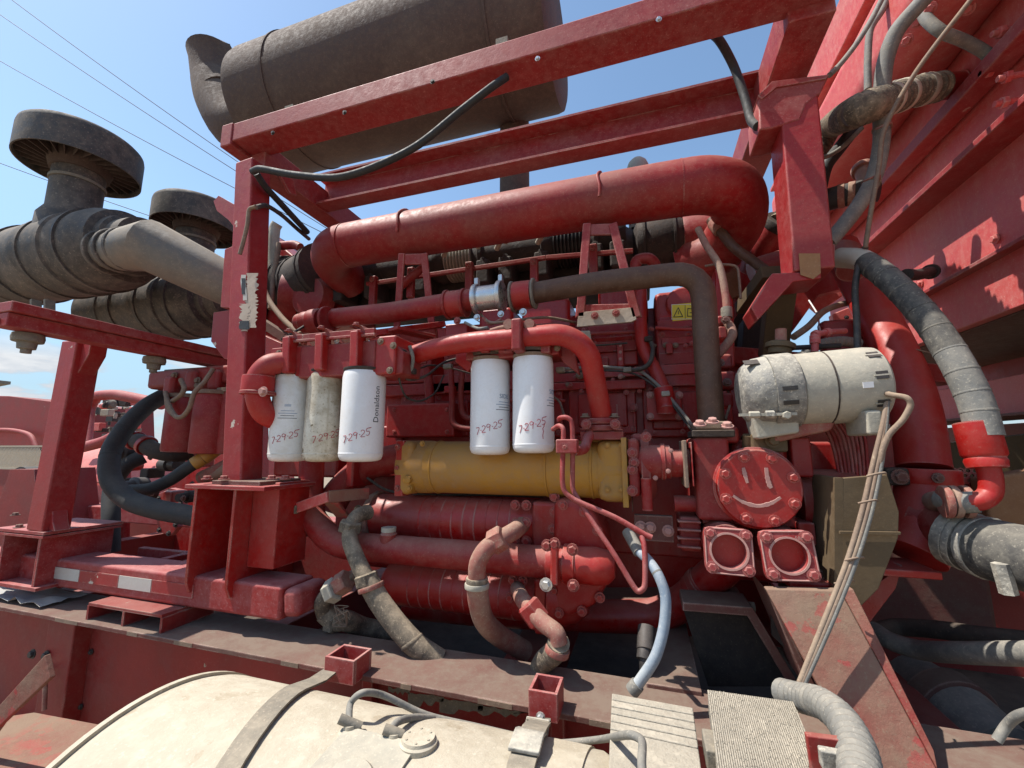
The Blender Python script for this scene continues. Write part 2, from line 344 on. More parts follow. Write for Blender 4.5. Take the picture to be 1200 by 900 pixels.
for x0_, y0_, x1_, y1_ in ((478,812,520,826),(515,820,566,834),(560,828,618,838),(455,806,480,814)):
    kq = [(x0_+(x1_-x0_)*i/9, y0_+(x0_+(x1_-x0_)*i/9-x0_)*.12+rq.uniform(-2,1)) for i in range(10)]+[(x1_-(x1_-x0_)*i/9, y1_+rq.uniform(-5,3)) for i in range(10)]
    MB().prism([P(a_,b2,.9768) for a_, b2 in kq], (0,.001,0)).build('peeled_patch', 'strap', ch)
# rags lying on the rail
rg = MB(); gx = [P(x,690,1.0).x for x in (-10,95)]
vs = []; nx, ny = 16, 8
for i in range(nx):
    for j in range(ny):
        vs.append((gx[0]+(gx[1]-gx[0])*i/(nx-1), .90+.12*j/(ny-1), ZR+.004+.022*abs(math.sin(i*1.3+j*.9))*random.random()+.004))
rg.add(vs, [(i*ny+j, (i+1)*ny+j, (i+1)*ny+j+1, i*ny+j+1) for i in range(nx-1) for j in range(ny-1)])
rg.build('rag', 'cloth', label='crumpled grey and blue rag lying on the chassis rail at far left', cat='rag')
# strap hooks (square sockets) on the rail
def socket(x0, x1, y0, y1, lab):
    a = P(x0,y0,.86); b_ = P(x1,y1,.86); w_ = b_.x-a.x; h = max(.05, abs(a.z-b_.z)); cx = (a.x+b_.x)/2; zc = (a.z+b_.z)/2
    t = thing('strap_bracket', lab, 'bracket', 'strap brackets on the chassis rail')
    MB().box((cx,.851,zc), w_, .006, h).build('front_plate', 'redframe', t, .001)
    MB().box((cx,.909,zc), w_, .006, h).build('rear_plate', 'redframe', t, .001)
    for s in (-1,1): MB().box((cx+s*(w_/2-.003),.880,zc), .006, .05, h).build('side_plate', 'redframe', t, .001)
    return t, cx, zc, w_, h
socket(385,418,772,795, 'small square open red bracket on the rail at the end of the grey strap')
tb, bx, bz, bw, bh = socket(621,655,808,840, 'square open red bracket on the rail above the ratchet buckle')
for (x, y) in ((400,0),(640,0)):
    a = P(x,800,.86); MB().box((a.x,.97,ZR-.2), .03, .03, .37).build('web_stiffener', 'web', ch, .003)
# ================================================================== fuel tank in front
TY, TZ, TR = .58, 1.03, .30
xl = P(112,830,TY-.15).x
xl = PZ(230,790,TZ+TR*.9).x + .035
xr = P(905,905,TY).x
ft = thing('fuel_tank', 'big cream dust-covered cylindrical tank lying in front of the chassis rail', 'tank')
xr = P(722,885,.5).x
MB().lathe((xl,TY,TZ), UX, [(0,0),(.0,TR*.5),(.006,TR*.9),(.02,TR*.985),(.04,TR),(xr-xl-.04,TR),(xr-xl-.01,TR*.96),(xr-xl,0)], 96).build('tank_shell', 'cream', ft)
MB().lathe((xl+.010,TY,TZ), UX, [(0,TR+.0),(.0,TR+.002),(.010,TR+.002),(.010,TR)], 96).build('end_rim', 'cream', ft)
def on_tank(px, py):      # where the sight line meets the tank
    d = ray(px, py); lo, hi = .05, 1.4; best = None
    t = .05
    while t < 2:
        q = _C+d*t
        if (q.y-TY)**2+(q.z-TZ)**2 < TR*TR: return q
        t += .002
    return _C+d*1.0
def tnorm(q): return Vector((0, q.y-TY, q.z-TZ)).normalized()
q = on_tank(490,874); nn = tnorm(q)
MB().lathe(q-nn*.004, nn, [(0,.027),(.010,.027),(.012,.024),(.016,.023)], 36).build('sender_cover', 'cream', ft)
_, u_, s_ = frame(nn)
for i in range(6):
    t = i*math.pi/3+.3; bolt(ft, q+nn*.011+(u_*math.cos(t)+s_*math.sin(t))*.018, nn, .0020, 'cream')
# data plate and filler collar
q = on_tank(425,893); nn = tnorm(q); _, u_, s_ = frame(nn, UX)
MB().prism([q+nn*.001+s_*a_+u_*b_ for a_, b_ in ((-.045,-.06),(.045,-.06),(.045,.06),(-.045,.06))], nn*.003).build('data_plate', 'tanalu', ft, .0008)
q = on_tank(405,930); nn = tnorm(q); MB().lathe(q-nn*.01, nn, [(0,.036),(.02,.036),(.024,.033),(.026,.02)], 30).build('filler_cap', 'tanalu', ft)
MB().lathe((P(588,880,.5).x,TY,TZ), UX, [(0,TR),(0,TR+.003),(.07,TR+.003),(.07,TR)], 96).build('tank_band', 'cream', ft)
for px, py in ((410,858),(462,868)):
    q = on_tank(px, py); nn = tnorm(q); MB().lathe(q-nn*.003, nn, [(0,.017),(.004,.017),(.007,.013),(.007,.010),(.014,.009)], 18).build('hose_boss', 'cream', ft)
# hoses on the tank
q1 = on_tank(410,858); q2 = on_tank(462,868)
pipe('tank_hose', [q1+tnorm(q1)*.012, P(409,846,q1.y+.0), P(411,824,q1.y+.02), P(425,812,.62), P(450,815,.66), P(500,838,.70), P(560,852,.74), P(612,864,.77), P(648,871,.78), P(700,867,.76), P(738,861,.62), P(752,868,.60), P(752,895,.55), P(755,930,.52)],
     4.0, 'hosegrey', label='grey hose looping off the cream tank and running along it to the ribbed step', cat='hose', bands=[(.015,.035,1.35)], bandname='fitting', bandm='strap')
pipe('tank_hose', [q2+tnorm(q2)*.010, P(458,856,q2.y), P(466,846,q2.y+.02), P(485,841,.66), P(508,842,.70)], 4.0, 'hosegrey', label='short grey hose curving off the tank beside the round bolted cover', cat='hose', bands=[(.06,.03,1.35)], bandname='fitting', bandm='strap')
# strap over the tank
def tank_arc(x, a0, a1, k, r): return [Vector((x, TY-r*math.cos(a0+(a1-a0)*i/(k-1)), TZ+r*math.sin(a0+(a1-a0)*i/(k-1)))) for i in range(k)]
def ribbon(cents, w_, t, axis=UX):
    b = MB(); k = len(cents); vs = []
    for i, c in enumerate(cents):
        d = (cents[min(i+1,k-1)]-cents[max(i-1,0)]).normalized(); a_ = (axis-d*axis.dot(d)).normalized(); nn = d.cross(a_).normalized()
        for s, h in ((-1,-1),(1,-1),(1,1),(-1,1)): vs.append(c+a_*(s*w_/2)+nn*(h*t/2))
    b.add(vs, [(i*4+j, i*4+(j+1)%4, (i+1)*4+(j+1)%4, (i+1)*4+j) for i in range(k-1) for j in range(4)]+[(0,1,2,3),tuple(range(4*k-4,4*k))])
    return b
sx = P(290,870,.42).x
qa = on_tank(285,880); qb = on_tank(345,812)
arc = []
a0 = math.atan2(qb.z-TZ, -(qb.y-TY)); 
for i in range(26):
    an = -.5+(a0+.5)*i/25; xx = qa.x+(qb.x-qa.x)*max(-.5, (an-math.atan2(qa.z-TZ, -(qa.y-TY)))/(a0-math.atan2(qa.z-TZ, -(qa.y-TY))))
    arc.append(Vector((xx, TY-(TR+.006)*math.cos(an), TZ+(TR+.006)*math.sin(an))))
arc += [P(372,797,.80), P(386,787,.85), P(395,785,.865)]
ribbon(arc, .036, .004).build('tank_strap', 'strap', label='frayed grey webbing strap over the left end of the cream tank', cat='strap')
# ratchet buckle
q = on_tank(610,905)
rb = thing('ratchet_buckle', 'dust-covered metal ratchet buckle hanging from the bracket down over the tank', 'buckle')
top = Vector((bx, .835, bz-.012)); 
ot = lambda x, y, k: (lambda q_: q_+tnorm(q_)*k)(on_tank(x, y))
cl = [top, P(634,846,.83), ot(625,874,.02), ot(617,890,.012), ot(610,910,.010), ot(605,940,.008)]
ribbon(catmull(cl,4), .036, .005).build('strap_end', 'strap', rb)
ribbon(catmull([P(631,842,.825), P(628,858,.80), ot(620,880,.022), ot(613,900,.018)],4), .044, .006).build('buckle_body', 'alu', rb, .002)
for k_, py in enumerate((846,856,866,876,887)):
    c = P(630-(py-846)*.30, py, .805-(py-846)*.0022); MB().bar(c-UX*.02, c+UX*.02, .006, .006).build('rib', 'strap', rb)
bolt(rb, top+Vector((0,-.004,.004)), NY, .006, 'zinc')
# ribbed step pads bottom right
def step(ps, z, th, lab, ribs):
    t = thing('step_pad', lab, 'step', 'rubber step pads beside the tank')
    a, b_, c, d = [PZ(x, y, z) for x, y in ps]
    if ribs:
        MB().prism([v+Vector((0,0,-.008)) for v in (a,b_,c,d)], (0,0,-th)).build('pad_base', 'stone', t, .003)
        cuts = [0,.09,.18,.27,.36,.45,1.0]
        for i in range(6):
            f0, f1 = cuts[i]+(.004 if i else 0), cuts[i+1]-.006
            MB().prism([a.lerp(d,f0), b_.lerp(c,f0), b_.lerp(c,f1), a.lerp(d,f1)], (0,0,-.012)).build('tread', 'stone', t, .002)
    else:
        MB().prism([a,b_,c,d], (0,0,-th)).build('pad_top', 'stone', t, .004)
        q = PZ(834,880,z-.02); MB().box(q, .02, .05, .03).build('latch', 'strap', t, .003)
        rb_ = MB(); k = 44
        for i in range(k): f0, f1 = (i+.08)/k, (i+.80)/k; rb_.prism([v+Vector((0,0,.0035)) for v in (a.lerp(b_,f0), a.lerp(b_,f1), d.lerp(c,f1), d.lerp(c,f0))], (0,0,-.004))
        rb_.build('fine_rib', 'stone', t, kind='stuff')
        g_ = MB()
        rnd = random.Random(3)
        for i in range(1400):
            u, v = rnd.random(), rnd.random(); p = a.lerp(b_,u).lerp(d.lerp(c,u),v)+Vector((0,0,.003)); r = .0008+.0014*rnd.random()
            g_.add([p+Vector((r,0,0)), p+Vector((-r*.5,r*.87,0)), p+Vector((-r*.5,-r*.87,0)), p+Vector((0,0,r*1.1))], [(0,1,3),(1,2,3),(2,0,3)])
        g_.build('grit', 'stone', t, kind='stuff')
step([(717,812),(812,829),(830,960),(712,925)], 1.33, .03, 'ribbed dust-caked step pad crossed by the grey tank hose', True)
step([(829,811),(930,825),(985,955),(848,955)], 1.34, .035, 'flat grit-covered step pad to the right of the ribbed one', False)
sb = thing('step_bracket', 'red folded bracket between the flat step pad and the corrugated conduit', 'bracket')
MB().prism([PZ(938,838,1.2),PZ(980,848,1.2),PZ(1015,930,1.2),PZ(965,930,1.2)], (0,0,-.01)).build('bracket_top', 'red', sb, .002)
MB().prism([P(945,862,.66),P(992,868,.66),P(1000,930,.66),P(955,930,.66)], (0,.01,0)).build('bracket_face', 'red', sb, .002)
MB().box(P(978,890,.64), .03, .012, .02).build('clip', 'alu', sb, .002)
# ================================================================== skid beam and pedestals
sk = thing('engine_skid', 'red rectangular skid beam with reflective tape patches under the left post', 'skid')
x0 = P(78,655,.95).x; x1 = P(335,715,.95).x
MB().bar((x0-.5,1.01,1.338), (x1-.02,1.01,1.338), .12, .088).build('skid_beam', 'redframe', sk, .010)
MB().bar((x1-.02,1.01,1.338), (x1+.035,1.01,1.345), .116, .075).build('beam_end', 'redframe', sk, .018)
for a, b_, m in ((58,92,'silver'),(92,139,'redpost'),(139,178,'silver'),(178,228,'redpost')):
    p = P(a+1,0,.949); qx = P(b_-1,0,.949)
    pa = P(a+1,678,.949); pb = P(b_-1,688,.949)
    MB().box(((pa.x+pb.x)/2,.9485,1.340), pb.x-pa.x, .002, .036).build('reflective_tape' if m == 'silver' else 'worn_tape', m, sk)
# rear skid beam and cross plates
MB().bar((-3.6,1.9,1.338), (.8,1.9,1.338), .12, .088).build('rear_skid_beam', 'redframe', sk, .008)
for px in (195,222): a = P(px,658,1.08); MB().bar((a.x,1.07,1.37), (a.x,1.84,1.37), .03, .02).build('cross_plate', 'redframe', sk)
a = P(205,655,1.2); MB().box((a.x,1.16,1.355), .25, .02, .05).build('cross_plate', 'redframe', sk)
# pedestal under the left post: two side plates, back and top plate
def vplate(px0, py0, py1, Ya, Yb, th, nm, par, m='redclean', chamfer=.03):
    p = P(px0, py0, Ya); q = P(px0, py1, Ya); X = p.x
    MB().prism([(X,Ya,q.z+chamfer),(X,Ya+chamfer*.4,q.z),(X,Yb,q.z),(X,Yb,p.z),(X,Ya,p.z)], (th,0,0)).build(nm, m, par, .002)
    return X, p.z, q.z
xa, zt, zb = vplate(228,572,698,.93,1.10,.010,'side_plate',sk)
xb, _, _ = vplate(274,570,705,.93,1.10,.010,'side_plate',sk)
MB().box(((xa+xb)/2,1.10,(1.37+1.63)/2), xb-xa, .012, .26).build('back_plate', 'redclean', sk)
xc = P(330,600,1.0).x
MB().box(((xb+xc)/2+.005,1.045,1.53), xc-xb-.01, .12, .24).build('pedestal_box', 'redclean', sk, .004)
MB().box(((xa+xc)/2,1.01,zt+.006), xc-xa+.04, .19, .012).build('top_plate', 'redpost', sk, .002)
MB().box(((xa+xc)/2+.02,1.01,zt+.018), xc-xa-.08, .15, .011).build('shim_plate', 'rail', sk, .001)
for px in (242,262,318,334): bolt(sk, P(px,566,.935)+Vector((0,0,.010)), UZ, .010, 'red')
# left box support with cover plate under the slanted post
za = P(8,618,.93).z
a = P(3,625,.90); b_ = P(50,625,.90)
MB().box(((a.x+b_.x)/2,1.0,za+.002), b_.x-a.x+.05, .22, .010).build('cover_plate', 'redframe', sk, .001)
MB().box(((a.x+b_.x)/2,1.0,za-.010), b_.x-a.x+.05, .22, .008).build('cover_plate', 'redframe', sk, .001)
for X in (a.x+.01, b_.x-.01): MB().box((X,1.0,(za+1.30)/2-.01), .012, .20, za-1.30-.01).build('side_plate', 'redframe', sk, .001)
MB().box(((a.x+b_.x)/2,1.09,(za+1.30)/2-.01), b_.x-a.x-.03, .01, za-1.30-.012).build('back_plate', 'redframe', sk)
MB().box(((a.x+b_.x)/2,1.0,1.303), b_.x-a.x+.04, .21, .010).build('base_plate', 'redframe', sk)
for px, yy in ((22,.915),(52,.915),(60,1.07),(15,1.07)): bolt(sk, Vector((P(px,620,yy).x,yy,za+.007)), UZ, .010, 'rail')
# ================================================================== overhead frame
ZF = 2.84
fr = thing('overhead_frame', 'faded red steel frame of beams and posts standing over the engine', 'frame')
XL = P(290,165,1.0).x; XR = P(965,0,1.0).x
MB().bar((XL-.02,1.008,ZF), (XR+.04,1.008,ZF), .10, .068).build('front_beam', 'redframe', fr, .004)
MB().box((XL-.045,1.005,ZF-.006), .05, .10, .085).build('beam_corner', 'redframe', fr, .004)
chan = lambda w_, h, t: [(-w_/2,-h/2),(w_/2,-h/2),(w_/2,-h/2+t),(-w_/2+t,-h/2+t),(-w_/2+t,h/2-t),(w_/2,h/2-t),(w_/2,h/2),(-w_/2,h/2)]
MB().extr(chan(.07,.135,.008), (XL+.03,1.32,ZF-.02), (XR,1.32,ZF-.02)).build('rear_beam', 'redframe', fr)
MB().bar((XL+.005,1.035,ZF-.045), (XL+.005,2.3,ZF-.045), .085, .10).build('cross_beam', 'redframe', fr, .004)
MB().bar((XR-.01,1.035,ZF-.010), (XR-.01,2.3,ZF-.010), .10, .11).build('cross_beam', 'redframe', fr, .004)
for q in ((320,157),(404,133),(507,97),(630,70),(772,24)):
    bolt(fr, P(q[0], q[1]-1, .957), NY, .005, 'zinc' if q[0] > 600 else 'black')
# small lug under the left cross beam
p = P(333,215,1.12); MB().prism([p+Vector((0,-.05,.03)), p+Vector((0,.03,.03)), p+Vector((0,.05,-.02)), p+Vector((0,.02,-.03))], (.012,0,0)).build('lug', 'redframe', fr, .001)
# left post
pa = P(297,195,1.0); pb = P(284,566,1.0); wp = .076
MB().bar(pb, pa, wp, wp, up=(0,1,0)).build('left_post', 'redpost', fr, .006)
rn = random.Random(5)
def patch(ps, Y, name, m, par, t=.0008): return quad(ps, Y, t).build(name, m, par)
def ragged(x0, y0, x1, y1, k=9, j=3):
    L_ = [(x0+rn.uniform(-j,j)*.6, y0+(y1-y0)*i/k) for i in range(k+1)]; R_ = [(x1+rn.uniform(-j,j)*.6, y1+(y0-y1)*i/k) for i in range(k+1)]
    return L_+R_
yf = 1.0-wp/2
patch(ragged(288,320,301,384,40,4), yf-.0015, 'chipped_primer_patch', 'primer', fr)
patch(ragged(282,356,291,388,24,4), yf-.0022, 'chipped_primer_patch', 'primer', fr)
patch(ragged(283,322,289,352,4,3), yf-.003, 'chipped_primer_patch', 'silver', fr)
patch(ragged(280,376,291,386,3,2), yf-.0035, 'bare_metal_spot', 'black', fr)
patch(ragged(283,326,287,345,4,1), yf-.0038, 'bare_metal_spot', 'black', fr)
# stub angle, side plates on the post
MB().prism([P(250,236,1.0),P(256,229,1.0),P(283,244,1.0),P(285,262,1.0),P(279,272,1.0),P(268,258,1.0),P(254,247,1.0)], (0,.012,0)).build('stub_angle', 'redpost', fr, .001)
MB().prism([P(263,292,1.03),P(278,286,1.03),P(278,362,1.03),P(258,360,1.03)], (0,.05,0)).build('side_plate', 'redpost', fr, .003)
MB().prism([P(250,366,1.06),P(276,362,1.06),P(276,424,1.06),P(262,420,1.06),P(247,400,1.06)], (0,.02,0)).build('side_plate', 'redpost', fr, .002)
# right post with gusset head and splayed foot
pa = P(928,128,1.2); pb = P(946,325,1.2)
MB().bar(pb, pa, .088, .105, up=(0,1,0)).build('right_post', 'redpost', fr, .006)
MB().prism([P(888,118,1.145),P(905,96,1.145),P(972,88,1.145),P(962,108,1.145),P(945,122,1.145),P(938,140,1.145),P(905,150,1.145),P(890,152,1.145)], (0,.115,0)).build('post_head', 'redframe', fr, .005)
MB().prism([P(893,116,1.14),P(910,102,1.14),P(968,92,1.14),P(972,87,1.14),P(905,95,1.14),P(888,112,1.14)], (0,.12,0)).build('head_plate', 'redframe', fr, .001)
MB().prism([P(905,320,1.15),P(962,318,1.15),P(963,326,1.15),P(930,330,1.15),P(888,375,1.15),P(880,360,1.15)], (0,.10,0)).build('foot_gusset', 'redpost', fr, .003)
patch([(936,297),(961,297),(962,320),(953,327),(938,322)], 1.2-.0525-.002, 'worn_orange_patch', 'orange', fr)
MB().prism([P(960,285,1.22),P(979,286,1.22),P(978,313,1.22),P(958,330,1.22)], (0,.05,0)).build('side_plate', 'redframe', fr, .002)
# dark brace under the post running down to the shroud
MB().bar(P(915,335,1.3), P(905,420,1.45), .07, .05).build('brace', 'olive', fr, .003)
MB().bar(P(905,318,1.35), P(872,362,1.55), .06, .04).build('brace', 'olive', fr, .003)
# ================================================================== muffler
MZ, MY, MR = 3.70, 1.72, .338
mf = thing('muffler', 'large rusty brown cylindrical exhaust muffler above the frame', 'muffler')
a = P(322,118,MY); b_ = P(655,60,MY)
MZ = (a.z+P(600,50,MY).z)/2-.055
MB().lathe((a.x-.02,MY,MZ), UX, [(0,MR*.9),(.02,MR*.985),(.05,MR),(b_.x-a.x-.03,MR),(b_.x-a.x,MR*.98),(b_.x-a.x+.012,MR*.9)], 64).build('muffler_shell', 'brown', mf)
for px in (333,575):
    xq = P(px,60,MY-.2).x; MB().lathe((xq,MY,MZ), UX, [(0,MR),(0,MR+.006),(.012,MR+.006),(.012,MR)], 64).build('mounting_band', 'brown', mf)
q = P(325,58,MY-.16); MB().box(q+Vector((.0,.03,.0)), .03, .03, .09).build('band_clamp', 'soot', mf, .004)
MB().bar((a.x+.0,MY-MR*.62,MZ+MR*.80), (b_.x,MY-MR*.62,MZ+MR*.80), .02, .008).build('shell_seam', 'brown', mf)
for px in (343,590): q = P(px,131 if px < 400 else 54,MY-MR*.9); MB().box((q.x,MY-MR*.93,q.z), .05, .03, .03).build('label_plate', 'strap', mf)
# tail elbow: mitred pieces ending in a flared mouth
tp = [Vector((a.x+.06,MY,MZ-.03)), P(283,150,MY), P(262,118,MY), P(252,98,MY), P(250,72,MY)]
r_ = rr(24, P(262,118,MY))
te = catmull([tp[0]+Vector((.1,0,.02)), tp[0], tp[1], tp[2]+Vector((-.015,0,-.01)), tp[3]], 5); MB().sweep(te, [r_*(1.35-.35*i/(len(te)-1)) for i in range(len(te))], 32, caps=False).build('tail_elbow', 'brown', mf)
MB().sweep([tp[2]-Vector((-.003,0,-.002)), tp[2]+(tp[3]-tp[2])*.2], [r_*1.06]*2, 28).build('elbow_seam', 'brown', mf)
MB().sweep([tp[3], tp[3]+Vector((-.02,0,.06)), P(250,74,MY), P(250,66,MY), P(250,62,MY), P(250,66,MY)], [r_*.98, r_*.97, r_*1.02, r_*1.12, r_*1.12, r_*1.02], 28, caps=False).build('tail_mouth', 'brown', mf, ang=60)
# exhaust riser below muffler
rz = P(603,200,1.93)
MB().lathe((rz.x,1.93,2.70), UZ, [(0,.075),(.10,.075),(.10,.115),(.115,.115),(.115,.085),(.16,.078),(.78,.078)], 32).build('riser', 'brown', mf)
rc = MB(); rc.lathe((rz.x,1.93,2.812), UZ, [(0,.125),(.02,.125)], 32); rc.build('riser_flange', 'black', mf, .002)
for i in range(8): t = i*math.pi/4; bolt(mf, (rz.x+.108*math.cos(t),1.93+.108*math.sin(t),2.832), UZ, .008, 'black')
# cream domed vent pipe
p = P(746,168,1.6)
MB().lathe((p.x,1.62,2.6), UZ, [(0,.045),(.22,.045),(.27,.043),(.29,.036),(.305,.022),(.31,0)], 24).build('vent_pipe', 'tanalu', label='short cream round-topped pipe rising behind the big red charge pipe', cat='pipe')
# ================================================================== big charge air pipe
bp_ = thing('charge_air_pipe', 'thick horizontal red pipe with clamped ends across the top of the engine', 'pipe')
R_ = .084
a = P(400,289,1.3); z = a.z
ce = [P(366,305,1.52), P(366,300,1.36), Vector((a.x,1.3,z)), Vector((P(700,230,1.3).x,1.3,z)), Vector((P(815,213,1.3).x,1.3,z)), P(851,216,1.37), P(852,240,1.49), P(828,262,1.55), P(800,270,1.58)]
body = [Vector((a.x-.17,1.50,z-.05)), Vector((a.x-.14,1.39,z-.01)), Vector((a.x-.02,1.30,z))]
q = catmull([Vector((a.x-.13,1.54,z-.04)), Vector((a.x-.12,1.40,z-.01)), Vector((a.x-.035,1.315,z)), Vector((a.x+.1,1.3,z)), Vector((P(810,213,1.3).x,1.3,z)), Vector((P(810,213,1.3).x+.12,1.35,z-.01)), Vector((P(810,213,1.3).x+.155,1.46,z-.05)), Vector((P(810,213,1.3).x+.10,1.56,z-.11)), Vector((P(810,213,1.3).x-.02,1.6,z-.13))], 8)
MB().tube(q, R_, 40).build('pipe_body', 'red', bp_)
for px in (466,702):
    xq = P(px,270 if px < 500 else 226,1.22).x
    k = [Vector((xq+.004*math.sin(i), 1.3-(R_+.006)*math.cos(i/20*math.pi*1.2-.35), z+(R_+.006)*math.sin(i/20*math.pi*1.2-.35))) for i in range(21)]
    MB().tube(k, .0045, 8).build('hold_down_ring', 'red', bp_)
for px, yy in ((907-500,0),):
    pass
xw = P(802,230,1.22).x; MB().lathe((xw,1.3,z), UX, [(0,R_),(0,R_+.0018),(.004,R_+.0018),(.004,R_)], 40).build('weld_seam', 'red', bp_)
xw = P(383,290,1.22).x; MB().lathe((xw+.03,1.3,z), UX, [(0,R_),(0,R_+.0018),(.004,R_+.0018),(.004,R_)], 40).build('weld_seam', 'red', bp_)
# sleeve linking pipe to the elbow on the left
pipe('rubber_sleeve', [(385,318,1.50),(368,330,1.55),(350,335,1.6),(325,330,1.62)], 33, 'soot', n=24, label='dark wrapped rubber sleeve on the left end of the big charge pipe', cat='hose', bands=[(.1,.02,1.04),(.5,.02,1.04),(.8,.02,1.04)])
# A-shaped support brackets
def abracket(top, bot, w0, w1, Y0, Y1, lab, cream=False):
    t = thing('pipe_bracket', lab, 'bracket', 'brackets holding up the charge pipe')
    tl, tr = P(top[0]-w0/2, top[1], Y0), P(top[0]+w0/2, top[1], Y0); bl, br = P(bot[0]-w1/2, bot[1], Y1), P(bot[0]+w1/2, bot[1], Y1)
    for a_, b2 in ((tl, bl), (tr, br)): MB().bar(a_, b2, .026, .010, up=(0,1,0)).build('leg', 'redframe', t, .003)
    h = (bl-tl)*.12
    MB().prism([tl-UX*.012, tr+UX*.012, tr+h+UX*.01, tl+h-UX*.01], (0,.010,0)).build('top_plate', 'redframe', t, .003)
    h = (bl-tl)
    MB().prism([tl+h*.86-UX*.016, tr+(br-tr)*.86+UX*.016, br+UX*.016, bl-UX*.016], (0,.012,0)).build('foot_plate', 'redframe', t, .003)
    return t, bl, br
t, bl, br = abracket((484,297),(486,400),26,44,1.24,1.30,'red A-shaped bracket under the left half of the charge pipe')
t, bl, br = abracket((703,262),(713,372),30,66,1.24,1.24,'red trapezoid bracket with cream foot plate under the charge pipe')
quad([(678,366),(742,360),(746,374),(740,377),(676,383)],1.235,.008).build('cream_foot_plate','primer',t,.001)
for q in ((697,370),(722,367)): bolt(t, P(*q,1.233), NY, .008, 'red')
# ================================================================== exhaust manifold
ex = thing('exhaust_manifold', 'long sooty exhaust manifold with two bellows behind the charge pipe', 'manifold')
Ym = 1.58
ma = P(395,345,Ym); mb_ = P(830,262,Ym); zc = (P(540,308,Ym).z+P(670,288,Ym).z)/2; Rm = .080
segs = [(395,528,'soot',0),(528,560,'tanalu',1),(560,652,'soot',0),(652,690,'black',1),(690,735,'soot',0)]
for x0_, x1_, m, be in segs:
    X0, X1 = P(x0_,300,Ym).x, P(x1_,300,Ym).x
    if be:
        k = 9; prof = []
        for i in range(k): u = (X1-X0)*i/k; w_ = (X1-X0)/k; prof += [(u,Rm*.88),(u+w_*.25,Rm*1.05),(u+w_*.5,Rm*1.05),(u+w_*.75,Rm*.88)]
        MB().lathe((X0,Ym,zc), UX, prof, 32).build('bellows', m, ex)
    else: MB().lathe((X0,Ym,zc), UX, [(0,Rm*.92),(.02,Rm*.95),(.03,Rm*1.06),(.045,Rm*1.06),(.05,Rm*.93),(X1-X0-.05,Rm*.93),(X1-X0-.045,Rm*1.06),(X1-X0-.02,Rm*1.06),(X1-X0,Rm*.9)], 32).build('manifold_section', m, ex)
for px in (415,450,505,575,600,640,700,725):
    X = P(px,300,Ym).x; MB().box((X,Ym-.04,zc-.10), .055, .12, .10).build('port', 'soot', ex, .008)
    bolt(ex, (X,Ym-Rm-.01,zc-.05), NY, .009, 'soot')
for px, py in ((582,292),(592,284),(560,290),(520,300),(500,297),(630,285)):
    q = P(px,py,Ym-.10); MB().lathe(q, (.5,-.6,.3), [(0,.011),(.04,.011),(.045,.008)], 12).build('lug', 'tanalu', ex)
MB().box((P(560,300,Ym).x,Ym+.16,zc-.05), 1.4, .2, .25).build('heat_shield', 'soot', ex, .01)
# red linkage rod in front of the manifold
lr = thing('linkage_rod', 'slim red rod with lugs running in front of the exhaust manifold', 'rod')
Yl = 1.44; MB().bar(P(430,333,Yl), P(640,302,Yl), .016, .016).build('rod', 'red', lr, .003); MB().bar(P(640,302,Yl), P(742,294,Yl), .016, .016).build('rod', 'red', lr, .003)
for px, py in ((438,332),(550,316),(626,312),(695,296),(482,322)):
    q = P(px,py,Yl-.01); MB().bar(q+UZ*.03, q-UZ*.10, .03, .024, up=(0,1,0)).build('lug', 'red', lr, .005)
    bolt(lr, q+Vector((0,-.014,.01)), NY, .008, 'red')
# turbo shroud block at right
tu = thing('turbocharger', 'dark ribbed turbocharger housing under the right bend of the charge pipe', 'turbocharger')
Yt = 1.52; ta = P(742,280,Yt); tb_ = P(802,275,Yt)
MB().lathe((ta.x,Yt+.09,ta.z), UX, [(0,.075),(.015,.105),(.03,.11),(tb_.x-ta.x-.02,.11),(tb_.x-ta.x,.095)], 14).build('turbine_housing', 'soot', tu)
MB().lathe((ta.x-.09,Yt+.09,ta.z), UX, [(0,.08),(.03,.10),(.05,.10),(.09,.075)], 24).build('turbine_inlet', 'black', tu)
for f_ in (.2,.8): MB().lathe((ta.x+(tb_.x-ta.x)*f_,Yt+.09,ta.z), UX, [(0,.112),(0,.118),(.008,.118),(.008,.112)], 14).build('v_band', 'soot', tu)
MB().lathe((tb_.x,Yt+.09,ta.z+.005), UX, [(0,.095),(.02,.1),(.09,.10),(.10,.085)], 24).build('compressor_cover', 'red', tu)
MB().lathe((tb_.x+.095,Yt+.08,ta.z+.02), UX, [(0,.06),(.01,.07),(.03,.07)], 24).build('pink_coupling', 'redwall', tu)
# ================================================================== engine block and heads
en = thing('diesel_engine', 'large red enamel diesel engine block with cylinder heads behind the filters and pipes', 'engine')
X0, X1 = P(395,500,1.45).x, P(862,500,1.45).x
MB().box(((X0+X1)/2,1.80,1.72), X1-X0, .66, .62).build('engine_block', 'redblock', en, .008)
MB().box(((X0+X1)/2-.02,1.82,2.12), X1-X0-.1, .46, .30).build('upper_deck', 'redblock', en, .01)
MB().box(((X0+X1)/2,1.75,1.36), X1-X0-.1, .5, .16).build('oil_pan', 'redblock', en, .02)
